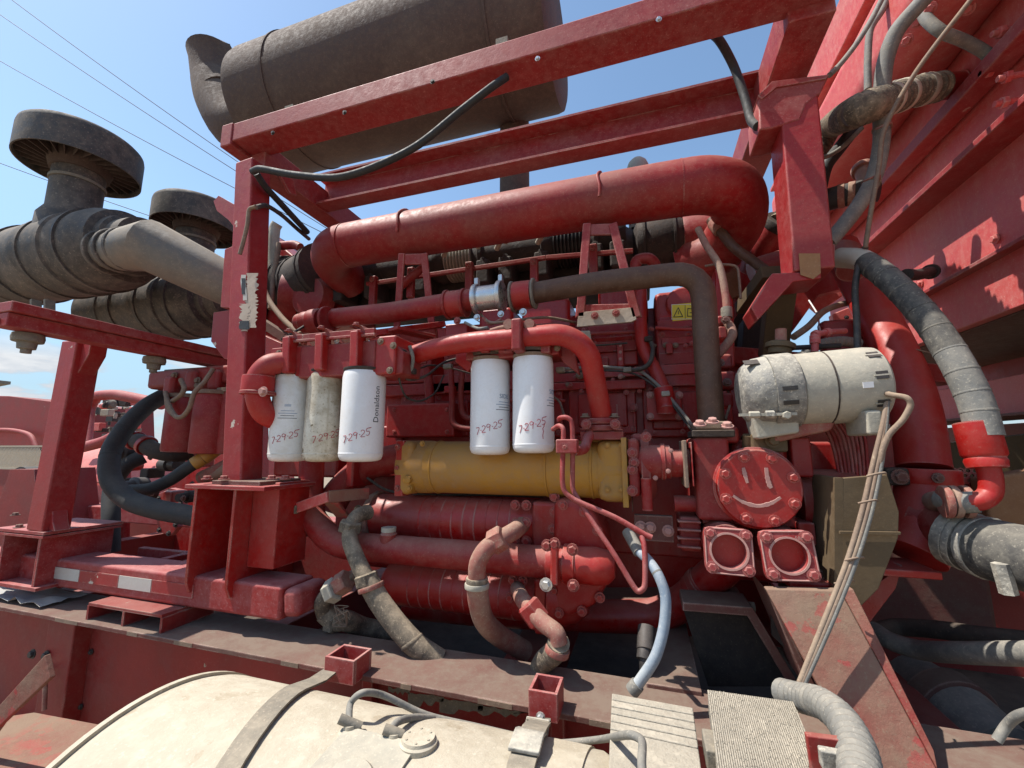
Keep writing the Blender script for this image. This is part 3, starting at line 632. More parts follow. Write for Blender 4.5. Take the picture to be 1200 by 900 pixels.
# crankcase doors: raised frame plus inner raised panel
def door(x0, y0, x1, y1, Y=1.44):
    o = blk(x0,y0,x1,y1,Y,.05).build('crankcase_door', 'redblock', en, .006)
    blk(x0+(x1-x0)*.13,y0+(y1-y0)*.16,x1-(x1-x0)*.13,y1-(y1-y0)*.14,Y-.010,.03).build('door_panel', 'redblock', en, .008)
    for fx, fy in ((.06,.1),(.94,.1),(.06,.9),(.94,.9),(.5,.07)): bolt(en, P(x0+(x1-x0)*fx, y0+(y1-y0)*fy, Y), NY, .006, 'redblock')
door(666,452,747,508); door(752,450,832,512); door(572,455,660,512); door(470,462,560,520)
# ledges
for x0, y0, x1, y1, Y, t in ((640,433,700,446,1.43,.1),(702,433,757,440,1.41,.1),(764,428,850,436,1.40,.1),(690,447,757,455,1.40,.12),(764,438,850,450,1.41,.12),
                              (500,440,640,455,1.42,.1),(440,452,560,460,1.42,.1),(640,449,692,456,1.42,.1)):
    blk(x0,y0,x1,y1,Y,t).build('ledge', 'redblock', en, .004)
for x0, x1 in ((696,752),(768,842)): 
    blk(x0,436,x1,447,1.44,.1).build('injector_rail_cover', 'redblock', en, .006)
# rocker housings (one per cylinder) with lids
for i, (x0, x1) in enumerate(((688,748),(768,846),(600,672),(520,585),(440,505))):
    yo = (694-x0)*.10 if i > 1 else 0
    blk(x0,382+yo,x1,428+yo*.8,1.43,.35).build('rocker_housing', 'redblock', en, .008)
    blk(x0+3,372+yo,x1-3,384+yo,1.445,.32).build('rocker_lid', 'redblock', en, .006)
    blk(x0+7,396+yo,x1-6,400+yo,1.424,.02).build('housing_rib', 'redblock', en, .002)
    for fx in (.1,.5,.9): bolt(en, P(x0+(x1-x0)*fx,392+yo,1.43), NY, .007, 'redblock')
# domed rocker cover with ribs behind the sticker at the right
blk(766,342,846,376,1.47,.3).build('rocker_cover', 'redclean', en, .02)
blk(770,376,846,380,1.42,.04).build('housing_rib', 'redblock', en, .002)
q = P(800,352,1.47); MB().lathe(P(800,356,1.47)+UY*.0, UY, [(-.02,.05),(-.01,.055),(.2,.055)], 24).build('oil_cap', 'redclean', en, .004)
blk(700,330,760,372,1.46,.3).build('rocker_cover', 'redblock', en, .02)
blk(610,352,668,392,1.46,.3).build('rocker_cover', 'redblock', en, .02)
blk(560,362,600,402,1.47,.3).build('rocker_cover', 'redblock', en, .02)
# red sloped end cover right of the brown pipe
MB().prism([P(838,312,1.36),P(850,330,1.36),P(860,352,1.36),P(862,430,1.36),P(838,430,1.36)], (0,.3,0)).build('end_cover', 'redclean', en, .008)
# sticker with warning triangle and glyph
st = blk(787,357,815,374,1.4185,.0015).build('warning_sticker', 'lid', en)
blk(787,357,815,374,1.419,.001)
def strip(ps, Y, w_, m, nm, par, t=.0012):
    q = [P(x, y, Y) for x, y in ps]; b = MB()
    for i in range(len(q)-1): b.bar(q[i]+(q[i]-q[i+1]).normalized()*w_*.3, q[i+1]+(q[i+1]-q[i]).normalized()*w_*.3, w_, t, up=(0,1,0))
    return b.build(nm, m, par)
strip([(789.5,371.5),(794.8,360.5),(800,371),(789.5,371.5)],1.4178,.0022,'blk','warning_triangle',en)
strip([(795,364.5),(795,368)],1.4176,.002,'blk','warning_triangle',en)
strip([(802.8,357.5),(803,373.5)],1.4178,.0014,'blk','sticker_rule',en)
strip([(811.5,362),(806,361.5),(805.5,370.5),(811.5,370.5),(811.5,366.5),(808.5,366.5)],1.4178,.0022,'blk','sticker_glyph',en)
for ps in ([(787,357),(815,356.7)],[(787,374),(815,373.7)],[(787.2,357),(787.2,374)],[(814.8,356.7),(814.8,373.7)]): strip(ps,1.4178,.0012,'white','sticker_edge',en)
# plain orange-red housing below the left filters
blk(453,474,532,512,1.36,.1).build('side_cover', 'redclean', en, .008)
blk(322,520,395,560,1.30,.3).build('front_bracket', 'redblock', en, .01)
blk(395,500,470,560,1.42,.2).build('front_cover', 'redblock', en, .01)
for x, y in ((462,480),(524,480),(462,506),(524,506)): bolt(en, P(x,y,1.36), NY, .006, 'redclean')
# flanged square plate with a pipe running up from it
blk(757,459,800,492,1.375,.06).build('pipe_flange', 'redclean', en, .004)
for x, y in ((762,463),(796,463),(762,488),(796,488)): bolt(en, P(x,y,1.375), NY, .008, 'dustm')
pipe('riser_pipe', [(781,478,1.335),(778,458,1.345),(768,434,1.36),(755,410,1.37),(751,385,1.37),(750,352,1.38),(752,322,1.40)], 7.5, 'redclean', en)
pipe('riser_pipe_root', [(781,484,1.35),(780,470,1.345),(777,455,1.35)], 11, 'redclean', en)
pipe('drain_pipe', [(528,425,1.33),(530,470,1.33),(531,495,1.33),(545,502,1.33),(585,503,1.33)], 3.6, 'red', en)
pipe('drain_pipe', [(543,425,1.35),(540,460,1.35),(543,486,1.35),(556,492,1.35),(600,494,1.35)], 3.6, 'red', en)
pipe('vertical_pipe', [(500,428,1.38),(503,455,1.38),(505,490,1.38)], 5.5, 'red', en)
q = P(727,413,1.40); MB().bar(q+UZ*.03, q-UZ*.05, .022, .02, up=(0,1,0)).build('injector_stub', 'redblock', en, .006)
for x, y in ((727,405),(727,413),(727,421),(727,441)): bolt(en, P(x,y,1.395), NY, .006, 'dustm')
pipe('small_elbow', [(745,322,1.40),(746,306,1.40),(760,303,1.40),(768,312,1.42),(768,330,1.45)], 6.5, 'red', en)
# front of the engine behind the left post: gear housing, elbows
gh = thing('gear_housing', 'red cast turbo inlet housing between the left post and the charge pipe', 'housing')
MB().prism([P(300,262,1.55),P(345,300,1.55),P(400,340,1.55),P(405,380,1.55),P(360,400,1.55),P(300,400,1.55)], (0,.25,0)).build('housing', 'redblock', gh, .012)
MB().lathe(P(372,352,1.50), NY, [(0,.105),(.02,.105),(.03,.10),(.06,.085),(.065,.05)], 32).build('round_cover', 'red', gh)
MB().lathe(P(342,345,1.52), (-.8,-.5,.1), [(-.05,.12),(0,.12),(.03,.11),(.04,.07)], 32).build('scroll', 'red', gh)
pipe('cast_lug', [(322,330,1.50),(320,300,1.50),(322,268,1.50),(325,262,1.50)], 6, 'tanalu', gh)
for p_ in ([(312,270,1.45),(308,310,1.44),(312,345,1.42),(330,372,1.38),(352,392,1.34)], [(327,285,1.48),(320,330,1.46),(317,362,1.44)]):
    pipe('dusty_cable', p_, 3.0, 'wire', label='tan dusty cable hanging from the turbo inlet behind the left post' if p_[0][0] == 312 else 'thin pinkish cable next to the turbo inlet casting', cat='cable')
pipe('cast_arm', [(330,288,1.5),(345,287,1.5),(352,290,1.5)], 5, 'red', gh)
MB().prism([P(305,372,1.40),P(352,402,1.40),P(344,410,1.40),P(305,384,1.40)], (0,.04,0)).build('strut', 'rail', gh, .003)
MB().prism([P(303,390,1.36),P(330,402,1.36),P(330,425,1.36),P(303,430,1.36)], (0,.04,0)).build('strut', 'redblock', gh, .003)
# square link bracket above the left header and its arms
pipe('pushrod', [(470,335,1.40),(485,322,1.40),(498,312,1.42)], 5, 'red', gh)

for x0, x1, y0, y1 in ((600,664,400,412),(524,580,414,424),(692,746,402,410),(772,838,414,424)):
    blk(x0,y0,x1,y1,1.415,.03).build('gasket_rim', 'red', en, .002)
for x in (612,640,700,722,742,776,800,826): blk(x,474,x+3,500,1.425,.02).build('door_rib', 'redblock', en, .001)
for x, y in ((596,478),(606,434),(680,440),(560,470),(540,478),(700,470),(742,478)):
    MB().lathe(P(x,y,1.41), NY, [(0,.014),(.012,.014),(.014,.009),(.022,.009)], 12).build('plug', rn.choice(['redclean','red','wire']), en)
# ---- wiring, connectors and extra fasteners on the engine
wl = thing('wiring_harness', 'tan dusty wiring harness draped across the engine heads and crankcase doors', 'harness')
for ps, r in (([(655,433,1.20),(700,430,1.28),(735,432,1.32),(752,436,1.34),(775,455,1.33),(797,480,1.32),(812,500,1.30),(822,512,1.28)],2.0),
              ([(655,437,1.21),(700,434,1.28),(735,436,1.32),(757,445,1.34),(780,464,1.33),(800,490,1.32),(815,510,1.30)],1.4),
              ([(735,434,1.32),(752,432,1.33),(762,424,1.33),(765,408,1.34),(760,395,1.36)],2.6),
              ([(468,415,1.0),(470,435,1.02),(480,445,1.05),(500,440,1.1),(520,425,1.2),(545,418,1.25)],1.6),
              ([(466,418,1.0),(468,445,1.02),(476,465,1.06),(492,470,1.12),(510,460,1.2),(520,440,1.25)],1.2),
              ([(470,420,1.01),(482,434,1.06),(505,428,1.15),(530,432,1.25),(560,440,1.3)],1.0),
              ([(480,405,1.0),(484,420,1.01),(481,440,1.03)],2.2),
              ([(330,398,1.05),(352,385,1.1),(372,372,1.2)],1.4),
              ([(560,365,1.2),(575,378,1.1),(600,376,1.1),(640,372,1.2),(675,378,1.3)],1.6),
              ([(545,378,1.1),(560,385,1.05),(572,384,1.04)],1.8),
              ([(600,400,1.25),(640,402,1.3),(690,405,1.35),(735,402,1.38)],1.2),
              ([(430,560,1.2),(455,575,1.22),(500,580,1.25),(560,580,1.28),(640,582,1.28)],1.6),
              ([(640,460,1.3),(655,470,1.3),(662,490,1.2)],1.4),
              ([(835,440,1.3),(850,452,1.28),(856,470,1.25),(850,492,1.2)],1.6)):
    pipe('cable', ps, r, rn.choice(['wire','wire','bwire','hosegrey']), wl, n=8)
for x, y, Y in ((657,434,1.19),(760,398,1.35),(482,436,1.03),(470,414,.99),(735,434,1.31),(780,462,1.32),(560,440,1.28),(525,430,1.2)):
    MB().bar(P(x-5,y,Y), P(x+5,y-1,Y), .018, .016).build('connector', rn.choice(['tanalu','soot','strap']), wl, .003)
for i in range(70):
    x, y = rn.uniform(590,850), rn.choice([386,404,431,443,450,458,506])+rn.uniform(-2,2)
    bolt(en, P(x, y, 1.415), NY, rn.uniform(.004,.0065), rn.choice(['redblock','redblock','redclean','wire']))
for x, y, w_, h_ in ((676,425,10,9),(705,418,8,14),(815,415,12,10),(780,402,9,12),(840,402,8,20),(610,425,10,12),(520,452,12,8),(500,500,8,8)):
    blk(x,y,x+w_,y+h_,1.40,.05).build('small_casting', rn.choice(['redblock','red','redclean']), en, .004)
for ps in ([(768,384,1.40),(800,386,1.40),(842,384,1.40)],[(672,392,1.42),(700,391,1.40),(745,389,1.40)],[(590,470,1.42),(640,468,1.40),(662,470,1.40)]):
    pipe('fuel_rail', ps, 2.2, 'redclean', en, n=10)
# ================================================================== coolant pipe: red half, silver coupling, brown half
cp_ = thing('coolant_pipe', 'long pipe, red at left and brown at right, joined by a silver coupling', 'pipe')
pipe('red_section', [(352,378,1.22),(400,372,1.17),(460,366,1.15),(560,350,1.15)], 11.5, 'red', cp_, n=24)
pipe('brown_section', fil=.08, pts=[(600,348,1.15),(700,331,1.15),(823,318,1.17),(829,430,1.17),(834,497,1.17)], rpx=13.5, m='brownpipe', parent=cp_, n=24)
def collar(par, c, d, w_, r, m, nm='clamp', lip=.15):
    c = Vector(c); d = Vector(d).normalized()
    return MB().lathe(c-d*w_/2, d, [(0,r*.8),(0,r*.97),(w_*lip,r),(w_*(1-lip),r),(w_,r*.97),(w_,r*.8)], 28).build(nm, m, par)
dx = Vector((1,0,.0))
for px, py, wp, rp, m in ((372,377,.045,15,'red'),(384,375,.010,16,'red'),(361,378,.03,13,'red'),(534,356,.055,15.5,'redclean'),(525,357,.008,17,'red'),(545,355,.008,17,'red'),(613,346,.055,16.5,'redclean'),(601,348,.007,18,'strap'),(626,344,.007,18,'strap')):
    collar(cp_, P(px,py,1.15), dx, wp, rr(rp,P(px,py,1.15)), m)
collar(cp_, P(572,349,1.15), dx, .075, rr(14.5,P(572,349,1.15)), 'zinc', 'silver_coupling')
for px in (559,587):
    collar(cp_, P(px,351-(px-559)*.14,1.15), dx, .014, rr(18,P(572,349,1.15)), 'zinc', 'coupling_band')
    q = P(px,332-(px-559)*.14,1.15); MB().box(q+UZ*.004, .014, .02, .022).build('band_ear', 'zinc', cp_, .003)
    bolt(cp_, P(px,372-(px-559)*.14,1.13), NY, .007, 'zinc')
bolt(cp_, P(536,376,1.12), NY, .008, 'red'); bolt(cp_, P(613,366,1.12), NY, .008, 'zinc')
pipe('coupling_lead', [(566,372,1.12),(574,380,1.12),(588,374,1.12)], 1.6, 'hosered', cp_)
# pipe mounts on the valve gear under the coolant pipe
for px in (536, 613):
    q = P(px,378,1.2); MB().box(q+Vector((0,.05,-.03)), .08, .12, .05).build('pipe_mount', 'redblock', cp_, .006)
# ================================================================== left filter header and filters
hd = thing('filter_header', 'red ribbed manifold head carrying three white canisters', 'header', 'filter heads')
Yh = .975
blk(318,408,360,440,Yh-.01,.09).build('header_end', 'red', hd, .004)
blk(352,406,438,438,Yh-.015,.08).build('header_body', 'red', hd, .005)
blk(432,395,462,438,Yh-.01,.11).build('header_end', 'redclean', hd, .006)
MB().prism([P(452,392,Yh+.0),P(473,412,Yh+.0),P(471,438,Yh+.0),P(448,442,Yh+.0)], (0,.10,0)).build('header_outlet', 'red', hd, .006)
for px in (341,379,420):
    dy = (341-px)*.085
    a = P(px,396+dy,Yh-.020); b_ = P(px-1,438+dy,Yh-.018)
    MB().bar(b_, a, .026, .04, up=(0,1,0)).build('rib', 'redclean', hd, .004)
    MB().prism([a+Vector((-.004,0,.02)), a+Vector((.008,0,.02)), a+Vector((.04,.01,-.02)), a+Vector((.03,.01,-.02))], (0,.04,0)).build('rib_brace', 'red', hd, .002)
    bolt(hd, a+Vector((0,-.01,.016)), UZ, .008, 'red'); bolt(hd, P(px+16,402+dy,Yh-.005), NY, .007, 'zinc' if px > 370 and px < 400 else 'red')
MB().bar(P(335,397,Yh-.01), P(440,388,Yh-.01), .012, .016).build('top_bar', 'red', hd, .002)
MB().bar(P(335,401,Yh-.02), P(440,392,Yh-.02), .010, .008).build('top_bar', 'red', hd, .002)
MB().bar(P(430,392,Yh+.1), P(520,380,1.30), .03, .02).build('mount_arm', 'redblock', hd, .003)
MB().bar(P(460,385,1.10), P(505,395,1.25), .05, .012).build('mount_plate', 'redblock', hd, .003)
for x, y in ((327,414),(325,434),(461,405),(457,434),(446,400)): bolt(hd, P(x,y,Yh-.013), NY, .007, 'wire')
# big elbow at its left
el = thing('header_elbow', 'red C-shaped elbow hose with clamp at the left of the three-canister header', 'pipe')
pipe('elbow', [(334,425,.96),(316,428,.93),(303,443,.92),(302,466,.92),(310,484,.94),(328,492,.99),(350,492,1.06)], 12.5, 'redclean', el, n=24)
collar(el, P(302.5,452,.92), (0.02,0,1), .055, rr(15.5,P(301,450,1.03)), 'redclean', 'sleeve')
collar(el, P(302.5,461,.92), (0.02,0,1), .010, rr(17,P(301,450,1.03)), 'red', 'clamp')
bolt(el, P(309,459,.885), NY, .010, 'dustm'); bolt(el, P(292,464,.92), (-1,-.4,0), .009, 'dustm')
def strokes(txt, h, place, m, par, w_=.00075, name='handwritten_date'):
    G = {'7':[[(0,1),(.55,1),(.2,0)]], '2':[[(0,.8),(.2,1),(.5,.85),(.4,.5),(0,0),(.6,.05)]], '9':[[(.5,.85),(.2,1),(0,.75),(.15,.5),(.5,.7),(.5,.9),(.42,0)]],
         '5':[[(.6,1.1),(.1,1),(.05,.6),(.4,.6),(.5,.3),(.3,0),(0,.05)],[(.1,1),(.75,1.2)]], '-':[[(.05,.42),(.22,.42)]], '8':[[(.4,.8),(.2,1),(0,.75),(.4,.3),(.2,0),(0,.25),(.4,.8)]]}
    x = 0; b = MB(); W = sum(.3 if c == '-' else .72 for c in txt)
    for c in txt:
        for s_ in G[c]:
            q = catmull([Vector((u, v, 0)) for u, v in s_], 4)
            k = [place((x+p.x-W/2)*h, (p.y-.5)*h+(x-W/2)*h*.32) for p in q]; b.tube(k, w_, 5)
        x += .3 if c == '-' else .72
    return b.build(name, m, par)
def canister(px, ytop, ybot, Y, wpx, lab, grp, m='white', printed=None, vert=None, neckm='soot', turn=0.0, dates='7-29-25', dateu=0.0):
    t = thing('filter_canister', lab, 'filter', grp)
    tp_ = P(px, ytop, Y); bt = P(px, ybot, Y); r = rr(wpx/2, P(px,(ytop+ybot)/2,Y))*.985; h = tp_.z-bt.z
    c = Vector((tp_.x, Y, bt.z)); k = [(0,r*.55),(0.002,r*.78),(.006,r*.92),(.014,r*.985),(.022,r),(h-.018,r),(h-.008,r*.97),(h,r*.93)]
    can = MB().lathe(c, UZ, [(0,0)]+k+[(h,0)], 48).build('can', m, t, ang=60)
    MB().lathe(c+UZ*h, UZ, [(-.002,r*.94),(.002,r*.99),(.007,r*.99),(.009,r*.55),(.03,r*.55)], 40).build('neck_ring', neckm, t)
    MB().lathe(c, UZ, [(.020,r*1.0),(.021,r*1.008),(.024,r*1.008),(.025,r)], 40).build('bottom_seam', m, t)
    fa = math.atan2(-c.x, -(0-c.y)) # angle of viewer
    vd = (Vector((0,0,0))-Vector((c.x,c.y,0))).normalized(); base = math.atan2(vd.y, vd.x)
    def place(u, v, zc=h*.28, off=0.0):
        an = base+off+u/r; return c+Vector((math.cos(an)*(r+.0006), math.sin(an)*(r+.0006), zc+v))
    if dates: strokes(dates, .018, lambda u, v: place(u, v, h*.285, dateu), 'ink', can)
    if printed:
        txt, zc, off, sz, mm = printed
        text_on(txt, None, mm, sz, lambda u, v: place(u, v, h*zc, off), can)
        for i in range(4):
            b = MB(); n_ = 8; ww = .018+.008*(i%2)
            v0 = h*zc-.016-i*.007
            vs = [place(-ww+2*ww*j/(n_-1), dz, v0, off) for dz in (0,.0014) for j in range(n_)]
            b.add(vs, [(j,j+1,n_+j+1,n_+j) for j in range(n_-1)]).build('printed_line', 'blue' if i < 2 else 'blk', can)
    if vert:
        text_on(vert, None, 'blk', .023, lambda u, v: place(-v, u, h*.62, .62), can)
        text_on('■', None, 'blue', .012, lambda u, v: place(-v, u, h*.72, -.35), t) if False else None
    return t, c, r, h
g1 = 'white filter canisters hanging from the left header'; g2 = 'white filter canisters hanging from the right header'
canister(345,441,541,1.0,43,'white canister with a grey stain below its neck, leftmost on the left header',g1,'whites',('DIESEL FILTER'[:0]+'IIIIIII',.63,-.2,.010,'blue'), dateu=-.25)
canister(384,438,541,1.01,43,'oil-streaked tan and white canister between two cleaner ones',g1,'whited', dateu=.15)
canister(428,436,541,.99,50,'clean white canister with vertical Donaldson lettering on the left header',g1,'white', None, 'Donaldson', dateu=-.25)
t, c, r, h = canister(575,424,533,1.10,47,'white canister nearest the silver coupling pipe, left one of the pair on the right header',g2,'white',('SIDE',.60,.75,.017,'blue'), neckm='wire', dateu=-.05)
t, c, r, h = canister(624.5,420,531,1.08,49,'white canister with a drip of red marker, right one of the right pair',g2,'white',('SIDE',.62,1.15,.017,'blue'), neckm='wire', dateu=-.05)
vd = (Vector((0,0,0))-Vector((c.x,c.y,0))).normalized(); ba = math.atan2(vd.y, vd.x)
MB().tube([c+Vector((math.cos(ba+.45+w_)*(r+.0006), math.sin(ba+.45+w_)*(r+.0006), z_)) for w_, z_ in ((.05,.075),(.06,.068),(-.02,.062),(.02,.055),(-.02,.045),(0,.036))], .0008, 5).build('marker_drip', 'ink', t)
# right filter head
h2 = thing('filter_header', 'red mounting head above the right pair of white canisters', 'header', 'filter heads')
blk(546,405,655,415,1.06,.11).build('header_body', 'red', h2, .004)
MB().lathe(P(575,424,1.10)+UZ*.012, UZ, [(0,.055),(.03,.058),(.035,.04)], 32).build('spigot', 'brown', h2)
MB().lathe(P(624.5,420,1.08)+UZ*.012, UZ, [(0,.055),(.03,.058),(.035,.04)], 32).build('spigot', 'brown', h2)
MB().prism([P(535,400,1.12),P(552,400,1.12),P(553,430,1.12),P(548,436,1.12),P(533,424,1.12)], (0,.03,0)).build('ear', 'redclean', h2, .004)
for px in (570,591,597,640): q = P(px,404,1.05); MB().bar(q+UZ*.035, q-UZ*.025, .026, .03, up=(0,1,0)).build('lug', 'red', h2, .004)
MB().prism([P(648,400,1.10),P(672,405,1.10),P(680,440,1.12),P(660,425,1.10)], (0,.015,0)).build('ear', 'redblock', h2, .004)
for q in ((548,408),(653,408),(583,409),(606,409)): bolt(h2, P(*q,1.055), NY, .006, 'wire')
MB().bar(P(640,396,1.08), P(690,394,1.2), .02, .03).build('arm', 'tanalu', h2, .003)
# red loop pipe over the right filters down to the yellow cooler
lp = thing('oil_pipe', 'bright red bent pipe arching over the right canisters down to the ochre cooler', 'pipe')
pipe('bent_tube', fil=.09, pts=[(478,418,1.06),(528,403,1.03),(662,391,1.03),(690,410,1.05),(705,485,1.13),(705,497,1.14)], rpx=12, m='redclean', parent=lp, n=24)
q = P(610,396,1.03); MB().box(q+Vector((0,-.0,.0)), .028, .085, .085).build('saddle_clamp', 'red', lp, .006)
for px, w_ in ((598,5),(622,5)): q = P(px,382,1.03); MB().lathe(q, NY, [(-.02,.014),(.02,.014)], 16).build('clamp_eye', 'hosered', lp)
pipe('clamp_rod', [(575,388,1.02),(590,384,1.02),(622,381,1.02)], 3, 'hosered', lp)
for py in (494,502): collar(lp, P(705,py,1.14), UZ, .014, rr(18-(py-494)*.0,P(705,500,1.14)), 'red', 'clamp_half', .3)
for px in (686,720): 
    bolt(lp, P(px,489,1.12), UZ, .009, 'wire'); bolt(lp, P(px+1,497,1.09), NY, .009, 'red')
MB().box(P(707,511,1.16), .11, .10, .022).build('base_flange', 'red', lp, .003)
bolt(lp, P(686,508,1.11)+UZ*.01, UZ, .009, 'red'); bolt(lp, P(725,509,1.11)+UZ*.01, UZ, .009, 'red')
# ================================================================== ochre oil cooler
oc = thing('oil_cooler', 'ochre yellow cylindrical oil cooler lying behind the canister bases', 'cooler')
Yc = 1.20; zc = 1.692; Rc = rr(31,P(600,547,Yc))
A = lambda px: P(px,547,Yc-.04).x
MB().lathe((A(500),Yc,zc), UX, [(0,Rc),(A(702)-A(500),Rc)], 48).build('cooler_body', 'yellow', oc)
MB().lathe((A(470),Yc,zc), UX, [(0,Rc*.98),(.006,Rc*1.04),(.03,Rc*1.04),(A(500)-A(470),Rc*1.03),(A(500)-A(470)+.004,Rc)], 48).build('end_cap', 'yellow', oc)
MB().box((A(481),Yc,zc+.0), .05, Rc*2.02, Rc*2.06).build('cap_flange', 'yellow', oc, .018)
MB().lathe((A(702),Yc,zc), UX, [(0,Rc*1.03),(.035,Rc*1.04),(.07,Rc*1.04)], 48).build('outlet_cap', 'yellow', oc)
MB().box((A(720),Yc,zc-.0), .085, Rc*2.05, Rc*2.05).build('outlet_block', 'yellow', oc, .022)
MB().box((A(733),Yc-.01,zc-.002), .014, Rc*2.15, Rc*2.22).build('gasket_plate', 'yellow', oc, .002)
MB().box((A(707),Yc+.02,zc+Rc+.008), .10, .09, .03).build('top_boss', 'yellow', oc, .004)
for X_ in (A(508),A(640),A(692)): MB().lathe((X_,Yc,zc), UX, [(0,Rc),(.001,Rc+.0025),(.006,Rc+.0025),(.007,Rc)], 48).build('weld_ring', 'yellow', oc)
for q in ((712,522),(728,522),(712,574),(728,574)): bolt(oc, P(q[0],q[1],Yc-Rc*1.06), NY, .005, 'yellow')
for q in ((480,524),(480,572),(495,520)): bolt(oc, P(q[0],q[1],Yc-Rc*.9), NY, .006, 'yellow')
q = P(479,562,Yc-Rc*.95); MB().lathe(q, NY, [(0,.012),(.012,.012),(.014,.009)], 14).build('plug', 'yellow', oc)
blk(464,516,471,582,Yc-Rc,.15).build('end_plate', 'redclean', oc, .004)
for y in (524,548,572): bolt(oc, P(466,y,Yc-Rc), NY, .007, 'red')
pipe('inlet_pipe', [(472,536,1.26),(452,540,1.25),(432,546,1.24),(412,562,1.23),(395,580,1.22),(385,600,1.2)], 17, 'red', oc, n=24)
MB().box(P(423,552,1.22), .03, .12, .10).build('pipe_saddle', 'redblock', oc, .008)
# red outlet housing to the right
oh = thing('outlet_housing', 'red casting and elbow joining the ochre cooler to the pump housing', 'housing')
blk(735,513,752,583,Yc-.10,.2).build('casting', 'red', oh, .012)
blk(738,508,760,526,Yc-.06,.12).build('top_lug', 'red', oh, .012)
MB().lathe((A(752),Yc-.02,zc+.0), UX, [(0,.09),(.02,.085),(.035,.06)], 32).build('cone', 'red', oh)
pipe('elbow', [(748,544,1.15),(762,541,1.13),(776,541,1.12),(785,541,1.12)], 19, 'red', oh, n=28)
collar(oh, P(777,541,1.12), UX, .010, rr(21,P(777,541,1.12)), 'red', 'elbow_lip')
pipe('stub_pipe', [(775,541,1.12),(790,543,1.12),(808,543,1.12)], 16, 'red', oh, n=28)
blk(800,516,808,572,1.06,.12).build('clamp_plate', 'wire', oh, .002); blk(809,518,814,570,1.06,.12).build('clamp_plate', 'red', oh, .002)
pipe('drop_tube', [(757,560,1.10),(758,580,1.10),(759,598,1.10)], 6, 'red', oh)
for q in ((741,530),(741,550),(741,575),(757,512),(743,542)): bolt(oh, P(*q,Yc-.10), NY, .009, 'red')
for q in ((786,528),(783,552),(768,560)): bolt(oh, P(*q,1.075), NY, .004, 'dustm')
# thin red twin tubes
for ps, lab in (([(655,493,1.05),(656,490,1.02),(663,489,1.01),(669,493,1.01),(671,505,1.01),(671,560,1.02),(672,575,1.02),(690,605,1.0),(720,650,.98),(746,692,.97),(755,688,.97),(756,664,.98),(755,640,.99),(752,628,1.0)], 'thin pink-dusted red tube that runs down and hooks up beside the blue hose'),
                ([(648,503,1.05),(655,499,1.02),(660,503,1.01),(660,520,1.01),(659,560,1.0),(662,576,1.0),(676,587,1.0),(720,606,1.0),(755,626,1.0),(764,630,1.0)], 'thin pink-dusted red tube that turns off sideways to the grey plate')):
    pipe('fuel_tube', [(a_,b2,c2-.015) for a_,b2,c2 in ps], 3.0, 'redframe', label=lab, cat='tube', group='thin red twin tubes')
cb = MB().box(P(665,523,.985), .05, .03, .032); t = thing('tube_clamp', 'small square red clamp holding the thin twin tubes over the ochre cooler', 'clamp'); cb.build('clamp_block', 'redframe', t, .003); bolt(t, P(662,524,.965), NY, .005, 'red')
pipe('clamp_arm', [(672,528,1.02),(684,526,1.06),(688,516,1.10),(692,508,1.12)], 6, 'redframe', t)
# grey plate with bolts and cap
gp = thing('mount_plate', 'small grey-brown bolted plate beneath the outlet elbow', 'plate')
blk(743,603,790,636,1.15,.02).build('plate', 'rail', gp, .002)
for q in ((751,617),(762,618),(783,622)): bolt(gp, P(*q,1.15), NY, .010, 'dustm')
blk(740,583,742,600,1.2,.02).build('tab', 'rail', gp)
# ================================================================== pump housing with smiley cover
pm = thing('water_pump', 'red pump housing whose round bolted cover has a smiley face in the dust', 'pump')
Yp = 1.12
blk(812,512,862,612,Yp-.02,.25).build('housing', 'red', pm, .010)
blk(820,500,868,520,Yp+.0,.2).build('top_casting', 'red', pm, .010)
blk(855,515,935,625,Yp+.03,.22).build('housing', 'redclean', pm, .02)
blk(822,600,936,620,Yp+.02,.2).build('lower_casting', 'red', pm, .006)
blk(811,504,862,512,Yp-.03,.12).build('outlet_flange', 'soot', pm, .003)
blk(815,494,856,503,Yp-.02,.11).build('outlet_collar', 'wire', pm, .004)
for q in ((820,498),(835,495),(852,500)): bolt(pm, P(*q,Yp-.05), UZ+NY*.4, .010, 'dustm')
pcx = P(889,572,Yp-.04); rc_ = rr(46,pcx)
rcov = MB().lathe(pcx+UY*.03, NY, [(0,rc_*1.04),(.014,rc_*1.04),(.016,rc_*.98),(.03,rc_*.98),(.034,rc_*.95),(.034,0)], 64).build('round_cover', 'redclean', pm)
fc = pcx.y+.03-.034
for i in range(8):
    t_ = i*math.pi/4+.35; bolt(rcov, Vector((pcx.x+math.cos(t_)*rc_*.83, fc, pcx.z+math.sin(t_)*rc_*.83)), NY, .0088, 'redclean')
def smear(ps, w_, nm): 
    q = catmull([P(x, y, fc-.0012) for x, y in ps], 8); b = MB(); k = len(q); vs = []
    for i, c in enumerate(q):
        d = (q[min(i+1,k-1)]-q[max(i-1,0)]).normalized(); s_ = d.cross(UY); ww = w_*(.55+.45*math.sin(math.pi*(i+.5)/k)**.5)*(1+.18*random.uniform(-1,1))
        vs += [c-s_*ww, c+s_*ww, c+s_*ww*.8+UY*.001*-1, c-s_*ww*.8-UY*.001]
    b.add(vs, [(i*4+j, i*4+(j+1)%4, (i+1)*4+(j+1)%4, (i+1)*4+j) for i in range(k-1) for j in range(4)]); return b.build(nm, 'dustm', rcov)
smear([(871,548),(873,556),(876,566)], .0045, 'smiley_eye'); smear([(898,548),(899,558),(902,569),(904,572)], .0050, 'smiley_eye')
